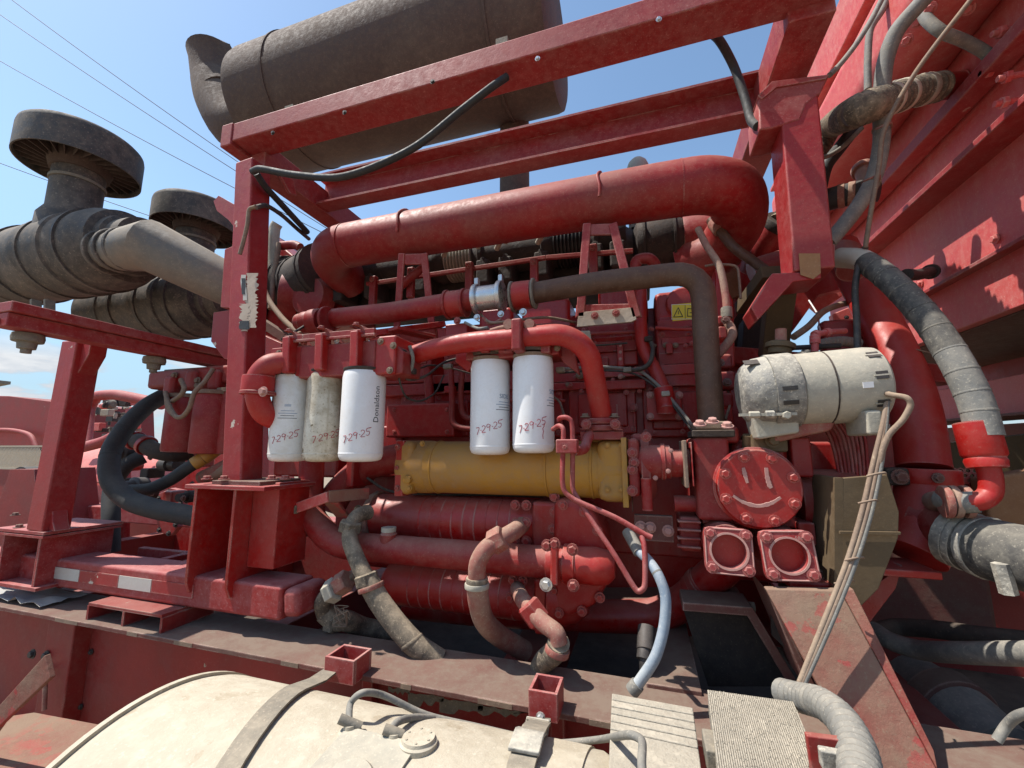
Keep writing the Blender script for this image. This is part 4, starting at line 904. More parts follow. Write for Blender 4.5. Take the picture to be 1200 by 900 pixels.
smear([(859,581),(872,589),(888,593),(903,590),(915,583)], .0044, 'smiley_mouth')
# side castings, right hand pipe
blk(796,606,824,648,Yp+.01,.12).build('side_valve', 'red', pm, .008)
for y in (612,622,632,642): blk(794,y-2,822,y+2,Yp-.005,.03).build('valve_rib', 'red', pm, .003)
MB().lathe(P(800,590,Yp+.03), UX, [(-.02,.02),(.04,.02)], 16).build('plug', 'red', pm)
MB().lathe(P(930,588,Yp+.10), UX, [(0,.08),(.12,.08)], 40).build('suction_pipe', 'red', pm)
blk(984,560,988,618,Yp+.0,.2).build('pipe_flange', 'olive', pm, .002)
# two square flanges
def sqflange(cx, cy, w_, Y, lab, rot):
    t = thing('square_flange', lab, 'flange', 'open square pipe flanges under the pump cover')
    c = P(cx, cy, Y); s = rr(w_/2, c); R2 = rr(18.5, c)
    n = 40; Rm_ = Matrix.Rotation(rot, 3, 'Y') @ Matrix.Rotation(-.12, 3, 'X')
    def V(x, z, y): return c+Rm_ @ Vector((x, y, z))
    b = MB(); vs = []; 
    def sq(t_, k): # superellipse-like rounded square
        x, z = math.cos(t_), math.sin(t_); m_ = (abs(x)**9+abs(z)**9)**(1/9); return x/m_*s*k, z/m_*s*k
    rings = []
    for k_, y_ in (('o',.018),('o',0),('o2',-.003),('i2',-.003),('i',-.003),('i',.10)):
        for j in range(n):
            t_ = 2*math.pi*j/n
            if k_ == 'o': x, z = sq(t_, 1)
            elif k_ == 'o2': x, z = sq(t_, .965)
            elif k_ == 'i2': x, z = R2*1.12*math.cos(t_), R2*1.12*math.sin(t_)
            else: x, z = R2*math.cos(t_), R2*math.sin(t_)
            vs.append(V(x, z, y_))
    fs = [(i*n+j, i*n+(j+1)%n, (i+1)*n+(j+1)%n, (i+1)*n+j) for i in range(5) for j in range(n)]
    b.add(vs, fs).build('flange_plate', 'redframe', t)
    b = MB(); vs = []
    for i, (r1_, y_) in enumerate(((1.02,-.003),(1.02,-.006),(1.14,-.006),(1.14,-.003))):
        for j in range(n): vs.append(V(R2*r1_*math.cos(2*math.pi*j/n), R2*r1_*math.sin(2*math.pi*j/n), y_))
    b.add(vs, [(i*n+j, i*n+(j+1)%n, (i+1)*n+(j+1)%n, (i+1)*n+j) for i in range(3) for j in range(n)]).build('bore_ring', 'dustm', t)
    k = []
    for j in range(41): x, z = sq(2*math.pi*j/40, .95); k.append(V(x, z, -.003))
    MB().tube(k, .0018, 6, caps=False).build('edge_bead', 'dustm', t)
    MB().lathe(c+UY*.02, UY, [(0,R2*1.2),(.1,R2*1.2)], 32).build('bore_pipe', 'redclean', t)
    MB().lathe(c+UY*.085, UY, [(0,R2*1.1),(.02,R2*1.1)], 32).build('bore_plug', 'redclean', t)
    for ax, az in ((-1,-1),(1,-1),(1,1),(-1,1)): bolt(t, V(ax*s*.73, az*s*.73, -.003), Rm_ @ NY, .0088, 'redframe')
sqflange(854,646,52,1.03,'square red flange with open bore, directly under the smiley cover',0.02)
sqflange(924.5,651,56,1.02,'square red flange with open bore, the larger and right-hand one below the cover',-.06)
text_on('5810', None, 'dustm', .010, lambda u, v: P(938,631,1.012)+Vector((u,0,v)), THINGS[-1], 'stamped_number')
MB().lathe(P(925,650,1.06), UY, [(0,.048),(.15,.055)], 32).build('flange_neck', 'red', THINGS[-1])
MB().lathe(P(852,640,1.07), UY, [(0,.045),(.15,.05)], 32).build('flange_neck', 'red', THINGS[-2])
bolt(pm, P(961,676,1.10), UZ, .014, 'rail'); bolt(pm, P(908,676,1.10), UZ, .014, 'rail')
blk(925,680,976,696,1.05,.14).build('foot_pad', 'redblock', pm, .006)
blk(935,612,958,640,1.12,.1).build('bracket', 'redblock', pm, .004)
# ================================================================== lower heat exchangers and pipes
hx = thing('heat_exchanger', 'upper dark red finned shell under the ochre cooler with a bolted end dome', 'heat exchanger', 'red heat exchanger shells')
Yx = 1.24; zu = P(520,609,Yx).z; Ru = rr(27,P(520,607,Yx))
XA = P(428,607,Yx-.07).x; XB = P(600,607,Yx-.07).x; XC = P(668,607,Yx-.07).x
MB().lathe((XA,Yx,zu), UX, [(0,Ru*.8),(.01,Ru),(XC-XA,Ru)], 48).build('shell', 'redblock', hx)
for i in range(9):
    X = XB-.30+i*.036; MB().lathe((X,Yx,zu), UX, [(0,Ru),(.001,Ru+.0009),(.004,Ru+.0009),(.005,Ru)], 48).build('shell_fin', 'redblock', hx)
MB().box(((XB+XC)/2+.03,Yx,zu), .11, Ru*2.15, Ru*2.1).build('header_block', 'redblock', hx, .012)
MB().lathe((XC,Yx,zu-.01), UX, [(0,Ru*1.18),(.02,Ru*1.18),(.03,Ru*1.1),(.06,Ru*.95),(.085,Ru*.6),(.09,0)], 40).build('end_dome', 'redblock', hx)
MB().lathe((XA-.012,Yx,zu), UX, [(0,Ru*1.12),(.02,Ru*1.12)], 12).build('end_ring', 'hosered', hx)
for q in ((604,592),(617,592),(604,634),(617,634),(650,582),(650,600),(648,620)): bolt(hx, P(*q,Yx-Ru*1.08), NY, .010, 'redblock')
for q in ((420,597),(428,597)): bolt(hx, P(*q,Yx-Ru), NY, .010, 'hose')
h3 = thing('heat_exchanger', 'lower bright red shell with fine weld rings half hidden behind the long straight pipe', 'heat exchanger', 'red heat exchanger shells')
zl = P(540,690,1.20).z; Rl = rr(25,P(540,690,1.2)); Xa = P(440,690,1.14).x; Xb = P(625,690,1.14).x; Xd = P(655,690,1.14).x
MB().lathe((Xa,1.20,zl), UX, [(0,Rl*.6),(.02,Rl),(Xb-Xa,Rl)], 48).build('shell', 'redclean', h3)
for i in range(11):
    X = Xb-.38+i*.035; MB().lathe((X,1.20,zl), UX, [(0,Rl),(.001,Rl+.0009),(.003,Rl+.0009),(.004,Rl)], 48).build('shell_fin', 'redclean', h3)
MB().box((Xb+.02,1.20,zl), .035, Rl*2.2, Rl*2.2).build('header_flange', 'redclean', h3, .008)
MB().lathe((Xb+.038,1.20,zl+.005), UX, [(0,Rl*1.25),(.015,Rl*1.25),(.03,Rl*1.1),(.07,Rl*.9),(.10,Rl*.5),(.105,0)], 40).build('end_dome', 'redclean', h3)
for q in ((601,680),(613,680),(598,700),(650,692),(650,715),(640,660)): bolt(h3, P(*q,1.20-Rl), NY, .009, 'redclean')
MB().prism([P(648,584,1.13),P(672,586,1.13),P(695,600,1.13),P(708,624,1.13),P(713,655,1.13),P(710,690,1.13),P(696,712,1.13),P(668,725,1.13),P(645,722,1.13)], (0,.16,0)).build('end_cover', 'redclean', h3, .022)
for q in ((660,592),(684,600),(700,622),(703,700),(682,716),(655,718)): bolt(h3, P(*q,1.13), NY, .009, 'redclean')
# long straight pipe coming from the C elbow
sp = thing('crossover_pipe', 'long dusty red pipe under the ochre cooler, from drop elbow to clamped end housing', 'pipe')
zz = P(560,652,1.10).z
pts = [P(366,535,1.16), P(364,575,1.15), P(364,605,1.13), Vector((P(390,650,1.10).x,1.10,zz)), Vector((P(655,652,1.10).x,1.10,zz))]
pipe('pipe_run', pts, 17, 'red', sp, fil=.10, n=28, real=rr(17,P(560,652,1.10)))
rp = rr(17,P(560,652,1.10))
MB().lathe(P(455,634,1.09), UZ, [(-.03,.022),(.02,.024),(.024,.020),(.030,.020)], 24).build('filler_boss', 'red', sp)
MB().lathe(P(455,634,1.09)+UZ*.026, UZ, [(0,.021),(.012,.021)], 20).build('boss_cap', 'tanalu', sp)
xq = P(645,652,1.10).x
MB().lathe((xq-.005,1.10,zz), UX, [(0,rp),(.0,rp*1.18),(.03,rp*1.2),(.032,rp*1.08),(.04,rp*1.08),(.042,rp*1.22),(.07,rp*1.22),(.072,rp*1.1),(.12,rp*1.15),(.15,rp*1.0),(.165,rp*.6),(.167,0)], 36).build('end_housing', 'redclean', sp)
for q in ((641,639),(650,637),(671,644),(672,686)): bolt(sp, P(q[0],q[1],1.05), NY, .010, 'red')
bolt(sp, P(640,685,1.04), NY, .011, 'zinc'); MB().lathe(P(650,664,1.055), NY, [(0,.006),(.008,.006)], 10).build('brass_plug', 'yellow', sp)
MB().bar(P(650,640,1.05), P(650,685,1.05), .018, .02, up=(0,1,0)).build('clamp_strap', 'redclean', sp, .004)
# pipe clamp with bent arm at the drop elbow
pc2 = thing('pipe_clamp', 'sun-bleached red strap clamp with a bent arm around the drop elbow', 'clamp')
collar(pc2, P(364,588,1.15), (0,0,1), .028, rr(17,P(364,588,1.15))*1.12, 'redclean', 'clamp_band')
MB().bar(P(346,596,1.06), P(385,582,1.04), .012, .030).build('clamp_arm', 'redwall', pc2, .002)
MB().bar(P(385,582,1.04), P(432,578,1.14), .012, .034).build('clamp_arm', 'reddirt', pc2, .002)
MB().box(P(345,597,1.055), .025, .02, .025).build('clamp_nut', 'hose', pc2, .004)
MB().bar(P(388,588,1.06), P(402,605,1.12), .05, .008).build('clamp_web', 'reddirt', pc2, .002)
# lower return pipe
pipe('return_pipe', [(478,708,1.36),(560,716,1.36),(700,722,1.36),(772,722,1.36),(805,703,1.33),(835,676,1.28),(858,655,1.25)], 18, 'redblock', fil=.12, n=24, part='pipe_run',
     label='dark red return pipe low under the engine, rising in an elbow to the pump', cat='pipe', bands=[(.80,.02,1.12),(.79,.05,1.06)], bandm='red')
# ---- big dirty hoses in front
def nut(par, c, d, w_, r, m='hosered', nm='hose_nut'):
    c = Vector(c); d = Vector(d).normalized(); return MB().lathe(c-d*w_/2, d, [(0,r*.85),(w_*.1,r),(w_*.9,r),(w_,r*.85)], 6).build(nm, m, par, .001, ang=20)
def fhose(lab, elbow, er, em, run, hr, hm, cols, name='hydraulic_hose'):
    t = thing(name, lab, 'hose', 'dirty hoses in front of the heat exchangers')
    pipe('metal_elbow', elbow, er, em, t, n=20); pipe('hose_run', run, hr, hm, t, n=20)
    for (x, y, Y), d, w_, r, m in cols:
        c = P(x, y, Y); nut(t, c, d, w_, rr(r, c), m) if w_ > .02 else collar(t, c, d, w_, rr(r, c), m, 'hose_collar')
    return t
fhose('tan mud-caked hose dropping diagonally from the left clamp to the chassis rail',
      [(432,600,1.12),(420,604,1.08),(412,615,1.05),(410,632,1.03),(416,650,1.01),(424,668,1.0),(431,680,1.0)], 9, 'hose',
      [(431,680,1.0),(445,705,1.0),(465,732,1.0),(487,756,1.0),(515,775,1.02)], 12.5, 'hose',
      [((411,617,1.05),(.2,0,1),.03,14,'hose'),((430,679,1.0),(-.35,0,1),.03,14,'hose'),((435,688,1.0),(-.35,0,1),.012,15,'hosered'),((483,752,1.0),(-.7,0,1),.01,14,'hose')])
fhose('hose with pink-dusted red elbow that bends over the straight pipe then sinks behind it',
      [(612,615,1.14),(603,622,1.06),(588,631,1.02),(570,643,.99),(560,660,.98),(559,680,.985)], 10, 'hosered',
      [(559,680,.985),(561,705,1.0),(568,728,1.04),(585,745,1.10),(615,763,1.18)], 12, 'hosered',
      [((583,633,1.01),(.7,0,.4),.040,14.5,'hosered'),((559,686,.985),(0,0,1),.012,14.5,'tanalu'),((559,680,.985),(0,0,1),.012,13,'hose')])
fhose('short hose with hexagonal red nut hanging from the lower shell end',
      [(606,690,1.12),(612,702,1.04),(622,715,1.0),(637,730,.98),(652,742,.97),(655,754,.97)], 9.5, 'hosered',
      [(655,752,.97),(650,764,.99),(638,775,1.02),(630,790,1.05)], 12.5, 'hose',
      [((625,718,1.0),(-.6,0,.7),.050,15,'red'),((653,762,.975),(.3,0,1),.014,14.5,'hosered')])
fhose('stubby tan fitting and hose curling under the lower left end of the shells',
      [(425,672,1.10),(412,678,1.06),(400,685,1.03),(388,693,1.02),(378,706,1.02),(380,719,1.04)], 9, 'hose',
      [(380,717,1.04),(392,727,1.05),(405,727,1.06),(425,735,1.12),(470,745,1.2)], 11, 'hose',
      [((402,683,1.03),(.8,0,.5),.04,13,'hosered'),((390,692,1.02),(.8,0,.5),.03,14,'tanalu'),((391,729,1.05),(1,0,-.1),.03,13,'hose')])
for (x, y), d in (((604,612),1),((617,612),1)): bolt(hx, P(x,y,1.10), NY, .009, 'red')
# loose wire scraps by the stubby fitting
tw = thing('tie_wire', 'bits of thin tan tie wire twisted round the stubby fitting', 'wire')
for i in range(5):
    pts = [P(400+rn.uniform(-12,14), 722+rn.uniform(-14,16), 1.0+rn.uniform(0,.03)) for _ in range(4)]
    MB().tube(catmull(pts,4), .0013, 5).build('wire_strand', 'wire', tw)
# blue hose to rail
pipe('blue_hose', [(741,633,1.02),(748,645,1.0),(760,657,.98),(772,675,.96),(780,700,.95),(778,735,.94),(768,770,.93),(750,798,.93),(742,808,.93)], 6, 'blueh', n=18,
     label='pale blue-grey hose curving down from the grey plate to the chassis rail', cat='hose', bands=[(.97,.02,1.3),(.02,.06,1.25),(.35,.004,1.02)], bandname='crimp', bandm='hosegrey')
pipe('black_fitting', [(757,735,1.1),(757,750,1.08),(755,768,1.06),(756,790,1.05)], 6, 'black', label='black wiring plug hanging under the return pipe elbow', cat='plug', bands=[(.3,.05,1.7),(.6,.03,1.4)])
# ================================================================== undercarriage frame parts bottom right
uf = thing('support_leg', 'broad tan-caked red diagonal plate leg at bottom right below the pump', 'leg')
MB().prism([P(897,690,1.0),P(985,692,1.0),P(1100,905,.90),P(1125,960,.88),P(1040,960,.88),P(1000,880,.90)], (0,.02,0)).build('leg_plate', 'reddirt', uf, .003)
MB().prism([P(985,692,1.0),P(1000,690,1.0),P(1095,880,.90),P(1100,905,.90)], (.0,.18,0)).build('leg_flange', 'reddirt', uf, .002)
MB().prism([P(1000,745,1.14),P(985,720,1.14),P(1020,690,1.14),P(1058,662,1.14),P(1050,690,1.14),P(1012,740,1.14)], (0,.03,0)).build('leg_gusset', 'redblock', uf, .002)
ub = thing('engine_mount', 'dark red gusseted engine mount under the square flanges', 'mount')
MB().prism([P(800,712,1.2),P(880,712,1.2),P(935,805,1.2),P(830,805,1.2)], (0,.02,0)).build('mount_plate', 'soot', ub, .002)
MB().prism([P(800,706,1.12),P(882,712,1.12),P(940,808,1.12),P(926,806,1.12),P(876,722,1.12),P(800,716,1.12)], (0,.1,0)).build('mount_rim', 'rail', ub, .002)
MB().prism([P(897,690,1.02),P(905,700,1.02),P(960,812,1.02),P(948,812,1.02)], (0,.14,0)).build('mount_gusset', 'rail', ub, .002)
MB().prism([P(903,684,1.10),P(940,740,1.10),P(930,770,1.10),P(905,745,1.10)], (0,.01,0)).build('inner_plate', 'soot', ub)
MB().bar(P(640,700,1.42), P(870,700,1.42), .16, .012).build('shelf', 'rail', ub, .002)
MB().bar((P(785,735,1.05).x,1.02,ZR+.002), (P(785,735,1.05).x,1.9,ZR+.002), .11, .014).build('cross_plate', 'rail', ub, .002)
MB().box(P(850,702,1.25), .06, .06, .035).build('mount_block', 'rail', ub, .003)
MB().lathe(P(868,710,1.2), UX, [(0,.012),(.03,.012)], 10).build('mount_pin', 'tanalu', ub)
MB().box((-.35,1.9,1.45), 2.2, .02, .34).build('rear_panel', 'redblock', ub)
# pump drive dark plate (olive)
ol = thing('belt_guard', 'olive-brown sheet metal guard plate to the right of the smiley cover', 'guard')
MB().prism([P(988,560,1.03),P(1040,556,1.03),P(1054,600,1.03),P(1053,630,1.03),P(1030,690,1.03),P(1008,712,1.03),P(985,705,1.03)], (0,.01,0)).build('guard_plate', 'olive', ol, .002)
MB().prism([P(983,622,1.027),P(1054,623,1.027),P(1053,626,1.027),P(983,625,1.027)], (0,-.006,0)).build('guard_seam', 'olive', ol)
MB().prism([P(978,560,1.03),P(988,560,1.03),P(988,700,1.03),P(978,690,1.03)], (0,.12,0)).build('guard_side', 'olive', ol)
# ================================================================== alternator
al = thing('alternator', 'dust-whitened cylindrical alternator above the pump housing', 'alternator')
Ya = 1.10
pL, pR = P(868,462,Ya), P(1030,452,Ya); ax = (pR-pL).normalized(); ax = Vector((1,.0,.05)).normalized()
def ap(px, py=None): 
    t_ = (P(px,455,Ya).x-pL.x)/ax.x; return pL+ax*t_
Ra = rr(46, P(950,456,Ya))*.92; La = (ap(1022)-ap(930)).length
MB().lathe(ap(928), ax, [(0,Ra*.95),(.004,Ra),((ap(965)-ap(928)).length,Ra),((ap(965)-ap(928)).length+.0015,Ra*.985),((ap(966)-ap(928)).length+.003,Ra),(La-.01,Ra),(La+.006,Ra*.97),(La+.012,Ra*.88),(La+.012,0)], 48).build('stator_body', 'tanalu', al)
collar(al, ap(964), ax, .004, Ra*1.012, 'soot', 'body_strap')
MB().lathe(ap(896), ax, [(0,Ra*.9),(.003,Ra*1.06),(.05,Ra*1.06),((ap(928)-ap(896)).length,Ra*1.04),((ap(928)-ap(896)).length+.004,Ra*.95)], 48).build('front_housing', 'alu', al)
MB().lathe(ap(866), ax, [(0,0),(0,Ra*.62),(.008,Ra*.78),(.03,Ra*.98),((ap(897)-ap(866)).length,Ra*1.02)], 40).build('nose_housing', 'alu', al)
lb = MB().prism([ap(872)+Vector((0,-Ra*.5,-Ra*.55)), ap(925)+Vector((0,-Ra*.55,-Ra*.6)), ap(925)+Vector((0,-Ra*.5,-Ra*1.2)), ap(878)+Vector((0,-Ra*.5,-Ra*1.32))], (0,Ra*.9,0)).build('foot_casting', 'tanalu', al, .006)
_, ua, sa_ = frame(ax)
def on_alt(px, ang, m, w_, h, nm, k=1.0):
    c = ap(px); n_ = (NY*math.cos(ang)+UZ*math.sin(ang)); n_ = (n_-ax*n_.dot(ax)).normalized(); tdir = ax.cross(n_)
    p = c+n_*Ra*k; MB().prism([p+ax*a_*w_+tdir*b_*h for a_, b_ in ((-.5,-.5),(.5,-.5),(.5,.5),(-.5,.5))], n_*.002).build(nm, m, al)
    return p, n_, tdir
for an in (.72,.10,-.62,-1.15):
    on_alt(1012,an,'black',.020,.016,'vent_slot',.999)
    p, n_, td = on_alt(1012,an,'tanalu',.028,.003,'slot_rim',1.0)
for an in (-.05,-.40): on_alt(911,an,'black',.028,.009,'vent_slot',1.06)
on_alt(995,-.12,'white',.018,.012,'small_label',1.0); 
on_alt(878,.9,'black',.03,.02,'dark_cover',1.0)
MB().box(ap(1000)+Vector((0,-Ra*.3,-Ra*1.05)), .03, .10, .05).build('mount_ear', 'tanalu', al, .006)
q = P(884,486,Ya-Ra*.9); nut(al, q, UX, .022, .008, 'tanalu', 'terminal_nut'); nut(al, q+UX*.03, UX, .018, .009, 'alu', 'terminal_nut'); nut(al, q+UX*.06+Vector((0,0,-.003)), NY, .02, .009, 'tanalu', 'terminal_nut')
MB().bar(q-UX*.03, q+UX*.08, .006, .006).build('terminal_bar', 'tanalu', al)
# alternator bracket
ab = thing('alternator_bracket', 'dusty pink-tan saddle bracket holding the alternator on the pump', 'bracket')
MB().prism([P(910,490,1.08),P(975,482,1.08),P(982,492,1.08),P(975,505,1.08),P(940,512,1.08),P(905,520,1.08)], (0,.14,0)).build('saddle', 'hosered', ab, .008)
blk(880,508,925,530,1.10,.12).build('bracket_foot', 'olive', ab, .006)
blk(925,512,955,560,1.14,.10).build('bracket_post', 'redblock', ab, .006)
bolt(ab, P(906,516,1.095), NY, .012, 'olive')
pipe('bracket_stud', [(878,510,1.12),(877,540,1.14)], 7, 'olive', ab)
blk(862,518,990,560,1.25,.1).build('back_casting', 'redblock', ab, .01)
# valve and small things on top of the alternator
pipe('red_stub_valve', [(914,408,1.15),(915,398,1.15),(915,386,1.15)], 6, 'hosered', label='small dusty red round-topped valve standing on the alternator', cat='valve', bands=[(.0,.03,2.0),(.12,.012,2.6)], bandm='olive')
pipe('red_tee_line', [(955,412,1.2),(955,398,1.2),(955,392,1.2),(972,389,1.22),(990,388,1.25)], 3.6, 'redwall', label='thin pinkish red elbow pipe with nuts rising behind the alternator', cat='pipe', fil=.015, bands=[(.1,.012,1.5),(.3,.01,1.5),(.55,.01,1.5),(.75,.012,1.4)])
pipe('corrugated_sleeve', [(940,418,1.3),(960,404,1.32),(985,400,1.35),(1005,402,1.4)], 5.5, 'hosegrey', ridge=(.014,.10), label='grey corrugated wire sleeve lying behind the alternator', cat='hose')
pipe('black_rod', [(922,408,1.25),(985,405,1.25)], 3, 'black', label='short black rod behind the top of the alternator', cat='rod')
# cooling fins block (curved tubes) under alternator
fn = thing('tube_bundle', 'fan of thin dark red curved tubes beneath the right end of the alternator', 'tubes')
for i in range(9):
    o_ = i*5.2
    pipe('curved_tube', [(956+o_,488,1.22-.004*i),(970+o_,508,1.21),(978+o_*.9,530,1.20),(984+o_*.8,560,1.19)], 1.7, 'red', fn, n=8)
fh = thing('flywheel_housing', 'dark red flywheel housing and fan drive behind the pump and alternator', 'housing')
MB().box((P(930,500,1.75).x,1.75,1.62), .75, .25, .62).build('housing_body', 'redblock', fh, .03)
MB().lathe((P(900,480,1.6).x,1.62,1.86), NY, [(0,.2),(.03,.2),(.04,.17),(.05,.06)], 40).build('drive_plate', 'redblock', fh)
MB().box((P(1010,560,1.7).x,1.72,1.36), .5, .2, .3).build('lower_body', 'rail', fh, .02)
MB().box((.62,1.5,2.0), .16, .05, .28).build('side_plate', 'redblock', fh, .01)
MB().bar((.15,1.55,2.08), (.95,1.7,1.98), .07, .06).build('cross_bar', 'redblock', fh, .006)
# ================================================================== big red pipe right and black hose
rp_ = thing('radiator_pipe', 'very thick bright red pipe curving down at right into a flanged tee', 'pipe')
pipe('pipe_body', [(985,290,1.62),(1003,325,1.55),(1035,385,1.42),(1060,440,1.34),(1074,490,1.28),(1082,548,1.25)], 33, 'redclean', rp_, n=36, real=.050)
c = P(1084,558,1.24); 
collar(rp_, c, (.03,0,1), .035, .062, 'redclean', 'clamp_band')
MB().box(c+Vector((-.07,-.02,0)), .045, .05, .04).build('clamp_ear', 'soot', rp_, .008); bolt(rp_, c+Vector((-.07,-.046,0)), NY, .012, 'rail'); bolt(rp_, c+Vector((-.01,-.064,0)), NY, .008, 'rail')
collar(rp_, P(1068,408,1.37), (.4,-.4,1), .003, .0512, 'wire', 'tape_line')
pipe('tee_body', [(1086,570,1.24),(1085,600,1.22),(1078,632,1.21),(1070,650,1.2)], 38, 'redclean', rp_, n=36, real=.058)
pipe('tee_branch', [(1075,606,1.22),(1100,615,1.19),(1140,634,1.11)], 30, 'red', rp_, n=36, real=.052)
MB().box(P(1050,664,1.17), .10, .12, .015).build('tee_flange', 'redclean', rp_, .003)
pipe('tee_outlet', [(1095,588,1.16),(1112,586,1.10),(1122,586,1.07)], 12, 'hosered', rp_, n=20, bands=None)
bh = thing('radiator_hose', 'long black hose with chalky ends arcing over the thick red pipe', 'hose')
pts = [(984,302,1.30),(1010,305,1.24),(1045,330,1.16),(1085,372,1.10),(1118,420,1.06),(1142,468,1.04),(1155,512,1.03)]
q = path(pts); n_ = len(q)
for a_, b_, m in ((0,.20,'whiteh'),(.2,.66,'rubberd'),(.66,1.0,'hosegrey')):
    MB().tube(q[int(a_*(n_-1)):int(b_*(n_-1))+1], .0265, 24).build('hose_section', m, bh)
for f_ in (.25,.32,.40,.48,.56,.66,.74,.82,.9): 
    i = int(f_*(n_-1)); d = (q[i+1]-q[i]).normalized(); collar(bh, q[i], d, .004, .0272, 'rubberd' if f_ < .66 else 'hosegrey', 'hose_ridge')
re_ = thing('hose_elbow', 'bright red elbow with stepped collar at the lower end of the black arc hose', 'elbow')
c = P(1156,524,1.03)
MB().lathe(P(1157,548,1.03), q[-2]-q[-1], [(0,.024),(.0,.028),(.012,.030),(.018,.028),(.024,.032),(.085,.032)], 32).build('collar', 'redclean', re_)
pipe('elbow', [(1157,545,1.03),(1161,562,1.03),(1160,578,1.03),(1148,587,1.03),(1125,588,1.05),(1110,587,1.08)], 10.5, 'redclean', re_, n=24)
pipe('silver_sleeve', [(1145,588,1.035),(1125,589,1.05),(1105,586,1.09)], 12, 'hosegrey', re_, n=24)
for px in (1108,1118,1132): collar(re_, P(px,588,1.06), (1,-.15,0), .010, .031, 'hosered', 'clamp')
# big black corrugated hose with clamps going right
pipe('intake_hose', [(1118,628,1.12),(1150,640,1.08),(1185,650,1.03),(1230,662,.98),(1290,680,.92)], 34, 'rubberd', real=.057, n=32, label='very thick black rubber hose with steel clamps leaving at the right edge', cat='hose',
     bands=[(.04,.02,1.05),(.13,.012,1.04),(.30,.016,1.04)], bandm='alu')
MB().lathe(P(1172,660,.98), (0.1,0,-1), [(0,.012),(.05,.012)], 6).build('clamp_screw', 'alu', [t for t in THINGS if t.name.startswith('intake_hose')][-1])
# ================================================================== radiator structure (plane x = 1.0, runs away from the camera)
ra = thing('radiator_package', 'huge sun-bleached red radiator structure with ledges along its side at right', 'radiator')
W = 1.0
def zy(px, py, X): p = PX(px, py, X); return p
z_bot = PX(1200,357,W).z; z_led = PX(1200,288,W).z; z_B0 = PX(1200,180,W).z; z_B1 = PX(1200,132,W).z; z_A = PX(1200,60,W).z
Yn, Yf = .55, 2.62
MB().box((W+.5,(Yn+Yf)/2,(z_bot+3.9)/2), 1.0, Yf-Yn, 3.9-z_bot).build('core_wall', 'redwall', ra, .004)
MB().box((W+.52,(Yn+Yf)/2,z_bot-.004), .98, Yf-Yn-.02, .006).build('underside_plate', 'brownpipe', ra)
MB().box((W-.012,(Yn+Yf)/2+.0,z_led+.006), .04, Yf-Yn+.01, .012).build('ledge', 'redframe', ra, .002)
MB().box((W-.040,(Yn+Yf)/2,(z_B0+z_B1)/2+.012), .09, Yf-Yn+.02, .020).build('ledge', 'redframe', ra, .003)  # ledges in a darker red than the wall: grime plus painted underside shade
MB().box((W-.040,(Yn+Yf)/2,z_A), .06, Yf-Yn+.03, .040).build('side_rail', 'redframe', ra, .004)
for Y in (1.2,1.5,1.85,2.2,2.5): bolt(ra, (W-.002,Y,z_led+.06), -UX, .010, 'redwall')
# rounded header beam at the top left running back
cA = PX(1052,30,W-.12); cB = PX(985,190,W-.12)
zh = (cA.z+cB.z)/2
th = MB().box((W-.10,(Yn+2.7)/2,zh+.02), .24, 2.7-Yn, .30).build('top_header', 'redwall', ra, .085); th.modifiers[0].segments = 9
MB().box((W+.25,(Yn+2.7)/2,zh+.22), .9, 2.7-Yn, .02).build('top_sheet', 'redwall', ra, .004)
for px, py in ((1063,47),(1090,10),(1135,10),(1075,25)):
    q = PZ(px,py,zh-.13); bolt(ra, q, (-.6,-.5,-.6), .011, 'redwall'); 
for px, py in ((1185,35),(1170,82),(1192,88),(1188,118)):
    q = PX(px,py,W-.03); MB().lathe(q, -UX, [(-.02,.008),(.04,.008)], 10).build('stud', 'redwall', ra, .001); nut(ra, q-UX*.02, -UX, .014, .015, 'redwall', 'stud_nut')
q = PX(1058,124,W); 
# inlet stub with ribbed hose
qs = [PX(1125,100,W-.005), PX(1100,102,W-.08), PX(1085,105,W-.13)]
MB().tube(qs, .037, 28).build('inlet_stub', 'redclean', ra)
MB().lathe(qs[0], -UX, [(0,.042),(.01,.040)], 28).build('weld_ring', 'redwall', ra)
ch_ = thing('corrugated_hose', 'tan-topped corrugated hose with two pale bands clamped to the red radiator stub', 'hose')
ps = [qs[2]+Vector((.03,0,0)), PX(1070,108,W-.19), PX(1040,118,W-.30), PX(1005,130,W-.42), P(972,150,1.62), P(955,180,1.60), P(944,215,1.58), P(930,243,1.56), P(915,262,1.55)]
qq = resample(catmull(ps, 8), .006)
MB().sweep(qq, [.039*(1.07 if i % 4 < 2 else .92) for i in range(len(qq))], 24).build('hose_run', 'hose', ch_)
for f_, m in ((.05,'tanalu'),(.13,'whiteh'),(.20,'whiteh'),(.9,'whiteh'),(.95,'alu')):
    i = int(f_*(len(qq)-1)); d = (qq[i+1]-qq[i]).normalized(); collar(ch_, qq[i], d, .022, .044, m, 'band')
nut(ch_, qq[int(.13*len(qq))]+UZ*.046, UX, .03, .008, 'alu', 'clamp_screw')
